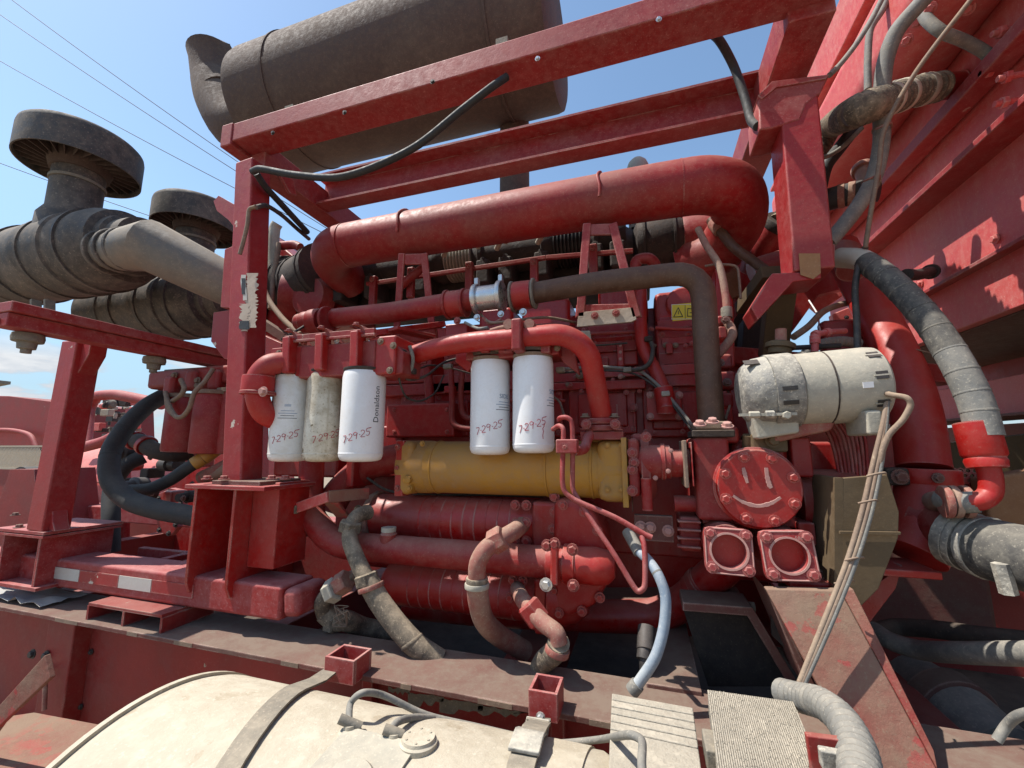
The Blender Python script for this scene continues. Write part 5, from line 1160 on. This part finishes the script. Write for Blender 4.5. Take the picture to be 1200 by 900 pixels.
# red pipe receiving that hose
pipe('red_stub_pipe', [(916,262,1.56),(905,278,1.60),(893,296,1.65),(885,318,1.7)], 19, 'red', real=.055, n=28, label='short dark red pipe stub taking the corrugated hose behind the right post', cat='pipe', bands=[(.02,.03,1.05)], bandm='soot')
pipe('red_crossing_pipe', [(880,318,1.55),(920,306,1.55),(960,300,1.50),(990,298,1.42),(1000,315,1.36)], 15, 'red', n=24, label='dark red pipe passing level behind the foot of the right post', cat='pipe')
pipe('black_sleeve', [(958,238,1.55),(985,230,1.52),(1010,225,1.5),(1030,222,1.48)], 13, 'rubber', n=24, label='short black sleeve with two pale bands beside the right post', cat='hose', bands=[(.35,.018,1.06),(.5,.018,1.06)], bandm='hosered')
pipe('dusty_cone', [(1010,195,1.7),(1018,215,1.65)], 9, 'hosered', label='small dusty fitting below the corrugated hose', cat='fitting', bands=[(.2,.02,1.3)])
# hoses hanging in front of the radiator
def hz(lab, pts, r, m, grp=None, **k): return pipe('hanging_hose', pts, r, m, label=lab, cat='hose', group=grp, **k)
hz('thick grey hose dropping from the top edge in front of the ribbed hose', [(1100,-20,1.20),(1075,8,1.22),(1050,38,1.24),(1037,75,1.26),(1033,120,1.27),(1033,165,1.28),(1025,205,1.28),(1010,235,1.28),(990,262,1.27),(970,285,1.26)], 8.5, 'hosegrey', n=16, bands=[(.52,.006,1.12),(.7,.006,1.12)], bandm='wire')
hz('straight thin cable slanting in front of the thick grey hose', [(1145,-10,1.10),(1075,82,1.13),(1037,150,1.17),(1030,195,1.19),(1022,240,1.20),(1014,290,1.22)], 2.6, 'wire')
hz('thin black cable dropping beside the thick red pipe to the alternator', [(1014,290,1.24),(1006,312,1.22),(1002,340,1.20),(1004,375,1.18),(1005,410,1.16)], 3.4, 'bwire')
hz('slim grey cable hooked from the post head up to the top edge', [(972,88,1.2),(985,75,1.22),(1003,52,1.24),(1020,25,1.26),(1038,-10,1.28)], 3.0, 'hosegrey')
hz('slim pale grey cable hanging in an S left of the thick grey hose', [(1042,-8,1.4),(1034,12,1.4),(1020,35,1.4),(1017,70,1.4),(1017,105,1.4)], 3.6, 'hosegrey')
hz('short grey tube from the header bolt down to a brass fitting on the side rail', [PX(1079,12,.80), PX(1088,25,.80), PX(1105,38,.82), PX(1130,48,.88), PX(1155,62,.94), PX(1168,76,.96)], 6, 'hosegrey', bands=[(.97,.02,1.5),(.9,.012,1.3)], bandm='redwall')
hz('black hose looping behind the grey hose to the black sleeve', [(1015,120,1.5),(1005,145,1.52),(985,172,1.5),(968,195,1.5),(960,225,1.5)], 7, 'rubber')
hz('thin cable crossing below the ribbed hose', [(1010,150,1.45),(990,170,1.45),(972,182,1.45),(952,188,1.4)], 2.6, 'hosegrey')
for (x, y) in ((1036,147),(1022,208)): pipe('cable_tie', [(x-9,y+4,1.22),(x,y,1.20),(x+8,y-3,1.22),(x+9,y+2,1.26)], 1.2, 'hosered', label='twisted tie round the thick grey hose %s the ribbed hose' % ('level with' if y < 200 else 'well below'), cat='tie', group='cable ties on hanging hoses')
# cable over the frame
hz('black cable drooping from the post head over the second frame beam', [(808,34,1.045),(822,32,1.07),(842,46,1.15),(860,78,1.22),(873,115,1.22),(880,140,1.20),(888,148,1.16)], 5, 'rubber', n=12)
hz('black cable sagging along the underside of the front frame beam', [(296,201,.93),(305,198,.92),(345,205,.93),(395,208,.94),(440,195,.95),(490,170,.96),(540,130,.97),(575,103,.97),(594,90,.99)], 4.2, 'rubber', n=12)
hz('black cable from the left post top down behind the charge pipe', [(300,203,.95),(312,220,1.0),(335,245,1.1),(360,272,1.25)], 3.6, 'rubber')
hz('thin black cable arching from the left post behind the charge pipe', [(300,243,.96),(312,241,1.0),(330,252,1.1),(348,268,1.2),(362,280,1.3)], 2.4, 'bwire')
hz('short frayed cable tied along the face of the left post', [(300,242,.94),(292,246,.94),(290,262,.94),(286,280,.94),(281,298,.94)], 2.2, 'wire')
# small pipes right of the brown pipe
hz('rusty brown hose crossing down to the right behind the charge pipe bend', [(833,258,1.45),(845,272,1.42),(860,290,1.4),(885,308,1.4),(912,328,1.4)], 5.5, 'brownpipe', bands=[(.15,.05,1.35)], bandm='hosered')
hz('dusty pink hose dropping beside the brown pipe', [(818,268,1.30),(828,288,1.28),(843,312,1.26),(850,345,1.25),(852,375,1.24)], 4, 'hosered', bands=[(.93,.03,1.5)], bandm='strap')
hz('pinkish elbow hose below the dusty pink hose', [(852,378,1.24),(857,385,1.23),(858,394,1.22),(848,408,1.22),(841,416,1.22)], 5, 'hosered')
hz('thin looped wire above the brown pipe elbow', [(826,312,1.30),(840,310,1.3),(862,312,1.3),(866,325,1.3),(868,350,1.3)], 1.5, 'wire')
for y in (385,408,440,452): q = P(842,y,1.24); 
t = thing('valve_stack', 'stack of dusty red fittings between brown pipe and alternator', 'fittings')
for y, w_, h_ in ((378,.035,.03),(392,.028,.04),(425,.045,.04),(447,.06,.05),(470,.05,.04)): MB().box(P(846,y,1.26), w_, .05, h_).build('fitting', 'red', t, .008)
for q in ((850,375),(844,425),(852,448)): bolt(t, P(*q,1.225), NY, .008, 'rail')
# fan shroud and dark structure between engine and radiator
fs = thing('fan_shroud', 'dark red fan shroud plates between the engine and the radiator', 'shroud')
MB().prism([P(862,300,1.8),P(915,290,1.8),P(1000,300,1.8),P(1002,335,1.8),P(960,345,1.8),P(935,380,1.8),P(905,420,1.8),P(880,420,1.8),P(882,385,1.8),P(905,330,1.8),P(875,350,1.8),P(862,372,1.8)], (0,.04,0)).build('shroud_plate', 'redblock', fs)
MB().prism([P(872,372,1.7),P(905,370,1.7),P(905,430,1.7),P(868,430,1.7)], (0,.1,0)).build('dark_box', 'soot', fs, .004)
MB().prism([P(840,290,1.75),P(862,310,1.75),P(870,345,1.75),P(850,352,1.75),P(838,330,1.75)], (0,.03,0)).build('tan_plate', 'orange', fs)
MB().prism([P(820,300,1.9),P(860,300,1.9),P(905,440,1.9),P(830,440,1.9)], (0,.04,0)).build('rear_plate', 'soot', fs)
MB().prism([P(945,352,1.9),P(955,336,1.9),P(975,330,1.9),P(990,345,1.9),P(960,365,1.9)], (0,.04,0)).build('bleached_bracket', 'redwall', fs, .004)
MB().prism([P(975,368,2.0),P(1020,350,2.0),P(1030,440,2.0),P(985,412,2.0)], (0,.04,0)).build('pink_panel', 'redwall', fs, .004)
for q in ((984,380),(984,392),(984,400),(992,372)): bolt(fs, P(*q,1.995), NY, .006, 'black')
pipe('black_cable', [(930,395,1.3),(948,382,1.35),(965,365,1.42),(985,357,1.5),(1005,353,1.6)], 3.6, 'wire', label='brownish cable rising from the alternator to the radiator corner', cat='cable')
pipe('white_lead', [(948,352,1.8),(958,368,1.7),(960,382,1.5),(962,392,1.3)], .9, 'white', label='thin white lead hanging in the sky gap over the alternator', cat='cable')
# pipes poking through the radiator wall
pipe('wall_pipe', [PX(1092,318,.98), PX(1075,322,.88), PX(1062,322,.80)], 6.5, 'rubber', label='black pipe end poking out of a hole in the radiator side', cat='pipe', bands=[(.05,.012,1.4)], bandm='black')
pipe('wall_pipe', [PX(1060,345,.98), PX(1045,350,.88), PX(1035,352,.82)], 5, 'hosered', label='small dusty pipe stub below the black pipe end', cat='pipe')
# lower beam of radiator
E_ = 1.22
z1, z0 = PX(1200,437,E_).z, PX(1200,485,E_).z
lbm = thing('radiator_sill', 'sunlit red sill beam below the radiator underside', 'beam')
MB().box((E_+.06,1.9,(z0+z1)/2), .12, 2.6, z1-z0).build('sill', 'redwall', lbm, .006)
MB().box((E_+.03,1.9,z0-.004), .20, 2.62, .010).build('sill_flange', 'rail', lbm, .002)
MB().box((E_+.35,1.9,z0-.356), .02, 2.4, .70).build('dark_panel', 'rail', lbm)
MB().box((E_+.32,1.9,(z1+z_bot)/2), .02, 2.5, z_bot-z1+.10).build('gap_panel', 'redframe', lbm)  # faded red panel closing the gap between sill and radiator underside
# perforated step mesh, real holes
pmh = thing('perforated_plate', 'dark red perforated plate behind the thick red pipe', 'plate')
pa_, pb_ = P(1000,546,1.45), P(1185,622,1.45)
def perforated(x0, x1, z0, z1, Y, s, m, par, nm, hole=.36):
    b = MB(); nx_ = int((x1-x0)/s); nz_ = int((z1-z0)/(s*.87))
    for j in range(nz_):
        for i in range(nx_):
            cx = x0+(i+.5+(.5 if j % 2 else 0))*s; cz = z0+(j+.5)*s*.87; o_ = []; r_i = []
            for k in range(6): t_ = math.pi/6+k*math.pi/3; o_.append((cx+s*.578*math.cos(t_), Y, cz+s*.578*math.sin(t_))); r_i.append((cx+s*hole*math.cos(t_), Y, cz+s*hole*math.sin(t_)))
            b.add(o_+r_i+[(x, Y+.006, z) for x, _, z in r_i], [(k, (k+1)%6, 6+(k+1)%6, 6+k) for k in range(6)]+[(6+k, 6+(k+1)%6, 12+(k+1)%6, 12+k) for k in range(6)])
    return b.build(nm, m, par)
perforated(pa_.x, pb_.x, pb_.z, pa_.z, 1.45, .015, 'red', pmh, 'plate_sheet')
# bundles of cables falling from alternator to conduit
for i, (dx_, m) in enumerate(((0,'wire'),(5,'wire'),(9,'hosegrey'))):
    pipe('loom_cable', [(1018,415,1.12),(1034,428,1.08),(1040,450,1.05),(1036+dx_*.3,490,1.02),(1024+dx_,540,1.0),(1010+dx_*1.2,600,.98),(992+dx_*1.1,660,.96),(965+dx_,730,.93),(935+dx_*.6,805,.90)], 2.7, m,
         label=('leftmost','middle','rightmost')[i]+' cable of the dusty loom that falls from the alternator to the conduit', cat='cable', group='cables of the falling loom')
pipe('loose_cable', [(1028,455,1.05),(1042,462,1.02),(1062,466,1.0),(1067,475,1.0),(1058,492,1.0),(1043,508,1.0),(1035,525,1.0),(1030,545,1.0)], 3.2, 'wire', label='cable looping out right from the alternator back to the falling loom', cat='cable')
for x, y in ((1022,556),(1012,588),(996,655),(984,682)): 
    q = P(x+4,y,.985); pipe('zip_tie', [(x-6,y+2,.96),(x+2,y,.955),(x+14,y-2,.965),(x+16,y-1,.975)], 1.3, 'wire', label='zip tie round the falling loom, '+{556:'topmost',588:'second from the top',655:'third from the top',682:'lowest'}[y]+' of four', cat='tie', group='zip ties on the loom')
pipe('light_pole', [(1010,480,1.4),(1040,500,1.4),(1060,508,1.4)], 3.5, 'white', label='short pale straight tube seen behind the loom', cat='tube')
pipe('black_bar', [(1009,485,1.3),(1012,530,1.3),(1016,575,1.3)], 4, 'bwire', label='black upright bar right of the curved tube fan', cat='bar')
pipe('corrugated_conduit', [(918,812,.90),(940,818,.86),(962,824,.80),(985,842,.74),(1002,872,.68),(1008,905,.62),(1012,945,.56)], 11, 'hosegrey', real=.020, ridge=(.015,.10), n=16, label='grey corrugated conduit arching down beside the flat step pad', cat='hose')
# dark hoses low right
hz('fat dusty hose lying level at the lower right behind the diagonal leg', [(1023,738,1.35),(1045,752,1.3),(1080,762,1.25),(1130,765,1.15),(1200,766,1.05),(1270,768,.95)], 11.5, 'hosegrey', n=20)
hz('dark hose coiled above the fat level hose at lower right', [(1024,742,1.4),(1050,735,1.45),(1100,738,1.4),(1150,745,1.35),(1210,752,1.3)], 10, 'soot', n=16)
dv = thing('drive_shaft', 'dusty dark shaft and boot angled down in the shade at lower right', 'shaft')
q0, q1_ = P(1060,788,1.5), P(1180,890,1.25)
MB().sweep([q0, q0.lerp(q1_,.08), q0.lerp(q1_,.4), q0.lerp(q1_,.42), q0.lerp(q1_,1)], [.04,.065,.075,.085,.07], 24).build('shaft_body', 'hosegrey', dv)
MB().sweep([q0.lerp(q1_,.42), q0.lerp(q1_,.6), q0.lerp(q1_,.62)], [.09,.09,.07], 24).build('boot', 'rail', dv)
hz('pale bent pipe rising at the lower right corner', [(1168,868,.9),(1180,850,.9),(1195,838,.88),(1230,830,.85)], 5, 'hosegrey')
wp_ = thing('wing_panel', 'shaded dusty grey panel behind thin struts at lower right', 'panel')
MB().prism([P(1052,668,1.9),P(1135,668,1.9),P(1150,735,1.9),P(1060,735,1.9)], (0,.02,0)).build('panel', 'strap', wp_)
for a_, b2 in (((1065,668),(1078,735)),((1112,680),(1105,735)),((1050,676),(1120,684)),((1085,660),(1150,738))): MB().bar(P(*a_,1.85), P(*b2,1.85), .012, .012, up=(0,1,0)).build('strut', 'soot', wp_)
rs = thing('rear_body', 'dark red body panels in the shade at the lower right edge', 'panel')
MB().box((1.75,2.4,1.3), 1.6, .03, .9).build('panel', 'rail', rs)
MB().prism([P(1150,560,1.4),P(1230,548,1.4),P(1230,640,1.4),P(1165,630,1.4)], (0,.05,0)).build('tan_block', 'orange', rs, .01)
MB().prism([P(1105,520,1.9),P(1240,505,1.9),P(1240,560,1.9),P(1105,560,1.9)], (0,.05,0)).build('olive_strip', 'olive', rs)
MB().prism([PZ(1075,858,1.14),PZ(1210,868,1.14),PZ(1290,960,1.14),PZ(1115,960,1.14)], (0,0,-.01)).build('lower_deck', 'tanalu', rs)
# ================================================================== left side: cleaner support beam, slanted post
ls = thing('cleaner_stand', 'red T-shaped stand with slanted post carrying the big black air cleaners', 'stand')
Xb = -1.72
p0_, p1b = PX(-60,345,Xb), PX(262,430,Xb)
zb_ = (PX(10,364,Xb).z+PX(240,420,Xb).z)/2; Y0_ = PX(2,364,Xb).y
MB().bar((Xb,Y0_,zb_+.018), (Xb,1.40,zb_+.018), .085, .030).build('stand_beam_top', 'redframe', ls, .003)
MB().bar((Xb-.005,Y0_+.003,zb_-.018), (Xb-.005,1.40,zb_-.018), .062, .040).build('stand_beam', 'redframe', ls, .003)
MB().box((Xb-.02,Y0_+.02,zb_-.022), .03,.06,.016).build('beam_lip', 'redframe', ls)
pa = P(97,402,.93); pb = P(57,620,.93)
MB().bar(pb, pa, .085, .075, up=(0,1,0)).build('stand_post', 'redpost', ls, .005)
MB().prism([pa+Vector((.03,-.02,.02)), pa+Vector((.085,-.02,.02)), pa+Vector((.082,-.02,-.05)), pa+Vector((.035,-.02,-.12))], (0,.05,0)).build('gusset', 'redpost', ls, .002)
MB().prism([pb+Vector((.03,-.02,.11)), pb+Vector((.055,-.02,.03)), pb+Vector((.075,-.02,0)), pb+Vector((.03,-.02,0))], (0,.04,0)).build('gusset', 'redpost', ls, .002)
for px, py, X in ((32,402,-1.75),(180,430,-1.75)):
    q = PX(px,py,X); q = Vector((X,q.y,zb_-.04))
    MB().lathe(q, -UZ, [(0,.034),(.012,.036),(.024,.034),(.026,.022),(.045,.020),(.047,.012),(.058,.012)], 16).build('rubber_mount', 'strap', ls)
# ================================================================== air cleaners
def cleaner(lab, cx, cy, Y, r, half, capx, capy, capr, caph, neckr, capY):
    t = thing('air_cleaner', lab, 'air cleaner', 'air cleaners on the left stand')
    c = P(cx, cy, Y); ax_ = Vector((1,0,0))
    def at_(u): return c+ax_*u
    prof = [(-half,r*.8),(-half+.02,r*.97),(-half*.55,r*.97),(-half*.55+.004,r*1.01),(-half*.55+.016,r*1.01),(-half*.55+.02,r*.98),(-.02,r*.98),(0,r*1.0),(.02,r*1.0),(.03,r*.99),(half*.35,r*.99),(half*.36,r*1.03),(half*.43,r*1.03),(half*.44,r*.98),(half*.75,r*.97),(half*.78,r*.93),(half*.9,r*.86),(half*.91,r*.72),(half*.97,r*.70),(half*.98,r*.62),(half*1.12,r*.60)]
    MB().lathe(c, ax_, prof, 64).build('canister', 'cleaner', t)
    for u in (.86,.80,.72): MB().lathe(c+ax_*half*u, ax_, [(0,r*.3),(0,r*(1.62-u)),(.006,r*(1.64-u)),(.010,r*.3)], 64).build('molded_rib', 'cleaner', t)
    for u in (-.3,.12,.6): MB().lathe(c+ax_*half*u, ax_, [(0,r),(0,r*1.025),(.014,r*1.025),(.014,r)], 64).build('clamp_band', 'cleaner', t)
    # neck and mushroom precleaner
    k = P(capx, capy, capY); zt_ = k.z
    base = Vector((k.x, capY, c.z)); 
    MB().sweep([base, Vector((k.x,capY,c.z+r*.9)), Vector((k.x,capY,c.z+r*1.15)), Vector((k.x,capY,zt_-caph*.4))], [neckr*1.3, neckr*1.25, neckr, neckr], 40).build('neck', 'cleaner', t)
    MB().lathe((k.x,capY,zt_-caph*1.0), UZ, [(0,neckr),(.0,neckr*1.06),(.012,neckr*1.06),(.012,neckr)], 40).build('neck_clamp', 'strap', t)
    MB().lathe((k.x,capY,zt_-caph*.62), UZ, [(0,neckr),(.0,neckr*1.10),(.014,neckr*1.14),(.014,neckr)], 40).build('neck_lip', 'brown', t)
    # cap: open-bottomed drum with vanes
    n = 56; b = MB(); vs = []
    rings = [(capr,-caph*.5),(capr*1.0,caph*.30),(capr*.985,caph*.42),(capr*.93,caph*.5),(0.0005,caph*.56),(0.0005,caph*.40),(capr*.9,caph*.36),(capr*.97,caph*.25),(capr*.975,-caph*.5)]
    for R_, z_ in rings:
        for j in range(n): t_ = 2*math.pi*j/n; vs.append((k.x+R_*math.cos(t_), capY+R_*math.sin(t_), zt_+z_))
    m_ = len(rings); b.add(vs, [(i*n+j, i*n+(j+1)%n, ((i+1)%m_)*n+(j+1)%n, ((i+1)%m_)*n+j) for i in range(m_) for j in range(n)]); b.build('precleaner_shell', 'cleaner', t)
    MB().lathe((k.x,capY,zt_-caph*.55), UZ, [(0,neckr*1.12),(caph*.9,capr*.7)], 40).build('precleaner_core', 'brown', t)
    for j in range(26):
        t_ = 2*math.pi*j/26; e = Vector((math.cos(t_+.25), math.sin(t_+.25), 0)); e2 = Vector((math.cos(t_), math.sin(t_), 0)); o0 = Vector((k.x,capY,zt_))
        MB().prism([o0+e2*neckr*1.1+UZ*(-caph*.42), o0+e*capr*.96+UZ*(-caph*.38), o0+e*capr*.96+UZ*(caph*.15), o0+e2*neckr*1.1+UZ*(caph*.1)], e.cross(UZ)*.003).build('vane', 'brown', t)
    return t, c
t1, c1 = cleaner('large black air cleaner with wide mushroom cap, nearest and leftmost', 70,306,1.05,.165,.48,97,184,.20,.14,.085,1.02)
t2, c2 = cleaner('second black air cleaner with mushroom cap, lower and farther back', 190,362,1.42,.165,.42,232,258,.19,.13,.085,1.45)
q = P(40,355,.92)
for px, py, Y in ((42,352,.95),(58,352,.95)): MB().bar(P(px,py,Y), P(px,py+20,Y), .012, .03, up=(0,1,0)).build('mount_strap', 'strap', t1)
# outlet ducts
ad_ = thing('air_duct', 'dusty grey angular mitred metal duct from the near air cleaner toward the turbo', 'duct')
dp = [P(128,296,.99), P(176,288,.98), P(290,345,1.16)]
MB().sweep([dp[0], dp[1], dp[2]], [.070,.094,.078], 16).build('duct_body', 'duct', ad_, ang=24)
for f_ in (.0,.25,.5): c_ = dp[0].lerp(dp[1], f_); collar(ad_, c_, dp[1]-dp[0], .018, .084-.004*f_, 'cleaner', 'boot_ring')

pipe('rubber_boot', [(195,352,1.42),(235,355,1.45),(262,360,1.5),(320,370,1.6)], 26, 'rubber', real=.08, n=28, label='black rubber boot joining the rear air cleaner to the engine', cat='boot')
# ================================================================== second group of red canisters and hoses behind the left post
rc1 = thing('red_canister_pair', 'pair of red painted filter canisters on one head behind the left post', 'filters')
Yr = 1.25
MB().bar(P(190,448,Yr), P(292,440,Yr), .12, .075).build('filter_head', 'red', rc1, .015)
MB().bar(P(198,436,Yr-.02), P(290,430,Yr-.02), .04, .014).build('head_plate', 'strap', rc1, .002)
for cx, y0, y1, r, Y in ((219,466,530,20,1.22),(252,462,532,21,1.18),(278,460,532,20,1.22)):
    a_ = P(cx+2,y0,Y); b2 = P(cx-6,y1,Y); R_ = rr(r,a_)
    MB().lathe(b2, (a_-b2), [(0,R_*.7),(.003,R_*.96),(.012,R_),((a_-b2).length-.01,R_),((a_-b2).length,R_*.95)], 36).build('canister', 'red', rc1)
    MB().lathe(a_-UZ*.004, (a_-b2), [(0,R_*1.08),(.014,R_*1.08),(.016,R_*.9)], 36).build('canister_lip', 'wire', rc1)
for px_, y_ in ((203,452),(228,446),(255,446),(280,444)): MB().box(P(px_,y_,Yr-.055), .06, .05, .085).build('head_lobe', 'red', rc1, .018)
for q in ((200,452),(232,446),(205,440),(232,452),(255,447)): bolt(rc1, P(*q,Yr-.065), NY, .010, 'wire' if q[0] < 240 else 'red')
for pts, lab in (([(212,445,1.12),(216,455,1.10),(212,463,1.10),(202,470,1.12),(205,468,1.12)],'short tan hose looping under the red canister head'),
                 ([(250,432,1.10),(240,447,1.08),(228,460,1.06),(222,478,1.06),(214,488,1.07),(206,488,1.08),(198,475,1.1),(194,460,1.14)],'tan dusty hose draped across the two red canisters'),
                 ([(195,462,1.15),(197,478,1.12),(203,486,1.1)],'thin tan line beside the leftmost red canister')):
    pipe('thin_hose', pts, 2.6, 'wire', label=lab, cat='hose')
pipe('large_hose', [(196,462,1.30),(172,476,1.22),(148,500,1.15),(130,530,1.10),(130,562,1.07),(150,585,1.06),(185,597,1.06),(240,607,1.10)], 10, 'rubber', n=24, label='fat black rubber hose making a big C beside the slanted post', cat='hose', bands=[(.30,.006,1.03),(.45,.006,1.03)])
pipe('large_hose', [(130,648,1.35),(130,610,1.35),(132,570,1.38),(148,545,1.4),(168,535,1.45)], 8.5, 'rubber', n=20, label='black hose standing upright behind the big C-shaped hose', cat='hose')
pipe('taped_hose', [(150,575,1.15),(175,573,1.14),(200,562,1.14),(222,547,1.15),(242,535,1.18),(252,528,1.2)], 7, 'rubber', n=18, label='black hose with yellow taped end under the red canisters', cat='hose', bands=[(.70,.035,1.1),(.82,.03,1.1),(.94,.03,1.1)], bandm='yellow')
pipe('black_elbow', [(150,515,1.3),(165,518,1.28),(182,528,1.28),(205,532,1.30),(225,530,1.35)], 9, 'soot', n=20, label='dark maroon and black elbow between hoses left of the red canisters', cat='elbow', bands=[(.15,.03,1.2),(.35,.02,1.25)], bandm='redblock')
jk = thing('accessory_drive', 'dark cluster of pumps and fittings under the red canisters', 'pump')
for i in range(16):
    px, py, Y = rn.uniform(150,275), rn.uniform(520,600), rn.uniform(1.35,1.6); s_ = rn.uniform(.03,.08)
    m = rn.choice(['soot','redblock','black','redblock','soot'])
    if i % 2: MB().box(P(px,py,Y), s_*1.2, .08, s_).build('casting', m, jk, .008)
    else: MB().lathe(P(px,py,Y), rn.choice([NY, UX]), [(0,s_*.5),(.05,s_*.55),(.055,s_*.4),(.09,s_*.35)], 20).build('pump_body', m, jk)
for i in range(8): bolt(jk, P(rn.uniform(165,235), rn.uniform(530,590), 1.3), NY, .009, 'rail')
for px, py in ((275,545),(262,548)): pipe('red_pipe', [(px-25,py+12,1.2),(px,py,1.2),(px+20,py-12,1.22)], 8, 'reddirt', jk)
cvp = thing('gear_cover', 'dark red scalloped gear cover with black bolts below the C hose', 'cover')
quad([(183,580),(200,572),(214,575),(214,592),(206,600),(208,618),(200,628),(186,624),(182,606)],1.7,.03).build('cover_plate', 'redblock', cvp, .004)
for q in ((186,584),(198,576),(211,578),(212,590),(204,602),(206,615),(198,625),(187,621),(184,606)): bolt(cvp, P(*q,1.7), NY, .010, 'black')
# ================================================================== the neighbouring red unit in the background
nb = thing('neighbouring_unit', 'red-hooded pumping unit standing behind at far left', 'machine')
MB().prism([P(-120,462,4.2),P(10,464,4.2),P(105,476,4.2),P(105,700,4.2),P(-120,700,4.2)], (0,.9,0)).build('body_panel', 'web', nb, .01)
pipe('panel_rib', [(-40,505,4.1),(10,504,4.1),(35,510,4.1),(44,528,4.1)], 2.4, 'redframe', nb)
hc = P(150,560,2.6)
MB().lathe((P(62,560,2.6).x,2.9,hc.z-.12), UX, [(0,.3),(.03,.42),(2.2,.42),(2.23,.3)], 56).build('red_shell', 'redwall', nb)
MB().box((P(150,570,2.45).x,2.47,P(150,567,2.45).z), 1.6, .02, .012).build('shell_seam', 'web', nb)
MB().prism([P(40,590,2.3),P(300,590,2.3),P(300,700,2.3),P(40,700,2.3)], (0,.05,0)).build('lower_panel', 'redblock', nb)
MB().prism([P(215,470,2.2),P(300,470,2.2),P(300,660,2.2),P(180,660,2.2)], (0,.1,0)).build('inner_panel', 'redblock', nb)
pipe('dusty_pipe', [(100,520,2.3),(104,478,2.4),(112,464,2.4),(135,462,2.4),(165,468,2.4),(190,474,2.4)], 6, 'redframe', nb, fil=.1, n=16)
pipe('dusty_pipe', [(60,534,2.0),(90,526,2.0),(120,518,2.0),(140,508,2.0)], 6, 'redframe', nb, n=16)
pipe('round_end', [(145,640,2.1),(147,560,2.1),(147,520,2.1)], 5, 'redframe', nb)
fe = thing('distant_engine', 'jumble of small dark and tan engine parts far behind the slanted post', 'engine')
for i in range(46):
    px, py, Y = rn.uniform(96,165), rn.uniform(470,512), rn.uniform(2.45,2.9); s_ = rn.uniform(.02,.09); m = rn.choice(['soot','soot','tanalu','black','redwall','strap'])
    if i % 3: MB().box(P(px,py,Y), s_*1.5, .05, s_*.8).build('engine_part', m, fe, .006)
    else: MB().lathe(P(px,py,Y), rn.choice([NY,UX,UZ]), [(0,s_*.4),(.03,s_*.5),(.05,s_*.3)], 14).build('engine_part', m, fe)
wr = thing('wire_screen', 'strip of tan woven wire screen low behind the slanted post', 'screen')
ws = MB(); x0_, x1_ = P(-40,530,1.9).x, P(58,530,1.9).x; z1_, z0_ = P(20,523,1.9).z, P(20,549,1.9).z; n_ = 60
for s_ in (1,-1):
    for i in range(-8, n_+8):
        xa = x0_+(x1_-x0_)*i/n_; h_ = z1_-z0_; xb2 = xa+h_*.8*s_
        if min(xa,xb2) < x0_ or max(xa,xb2) > x1_: continue
        ws.bar((xa,1.9+.003*s_,z0_), (xb2,1.9+.003*s_,z1_), .005, .005)
ws.build('screen_weave', 'mesh', wr, kind='stuff')
MB().bar((x0_,1.9,z0_), (x1_,1.9,z0_), .015, .015).build('screen_edge', 'mesh', wr)
MB().bar((x0_,1.9,z1_), (x1_,1.9,z1_), .012, .012).build('screen_edge', 'mesh', wr)
MB().prism([P(-60,640,1.6),P(-2,590,1.6),P(12,550,1.6),P(40,550,1.6),P(46,640,1.6)], (0,.3,0)).build('fender', 'web', label='dark red angled fender left of the slanted post base', cat='fender')
MB().lathe(P(46,570,1.75), NY, [(0,.10),(.0,.13),(.10,.13),(.10,.10)], 40).build('black_ring', 'rubber', label='black rubber ring half hidden beside the slanted post', cat='ring')
# far structure between rails on the left, rear of own unit
fl = thing('far_lamp', 'tiny grey fixture on the horizon at the far left edge', 'fixture'); MB().bar(P(-15,452,8), P(5,448,8), .3, .1).build('fixture_head', 'strap', fl); MB().bar(P(-8,455,8), P(-8,500,8), .08, .08, up=(0,1,0)).build('fixture_pole', 'strap', fl)
# ================================================================== power lines
for i, (a_, b2) in enumerate((((10,-3),(282,192)),((-6,13),(285,206)),((-6,68),(278,222)),((-6,189),(320,300)))):
    A_, B_ = P(a_[0],a_[1],26+i), P(b2[0],b2[1],34+i); v = B_-A_
    k = [A_+v*(t_/20) - UZ*(.25*4*(t_/20)*(1-t_/20)) for t_ in range(-24, 50)]
    MB().tube(k, .05, 5).build('power_line', 'line', label=('highest','second','third','lowest')[i]+' overhead power line crossing the sky at upper left', cat='power line', group='overhead power lines')
# ------------------------------------------------------------------ put each thing's empty at its base and fix parenting
bpy.context.view_layer.update()
for t in THINGS:
    ks = [o for o in C.objects if o.parent == t]
    if not ks: continue
    pts = []
    for o in ks:
        mw = Matrix.LocRotScale(o.location, o.rotation_quaternion if o.rotation_mode == 'QUATERNION' else o.rotation_euler, o.scale)
        pts += [mw @ Vector(c) for c in o.bound_box]
    lo = [min(p[i] for p in pts) for i in range(3)]; hi = [max(p[i] for p in pts) for i in range(3)]
    t.location = ((lo[0]+hi[0])/2, (lo[1]+hi[1])/2, lo[2])
    for o in ks: o.matrix_parent_inverse = Matrix.Translation(-t.location)
for o in C.objects:
    if '_w' in o: del o['_w']
    if o.parent and o.parent.type == 'MESH': o.matrix_parent_inverse = Matrix.Translation(-o.parent.location)
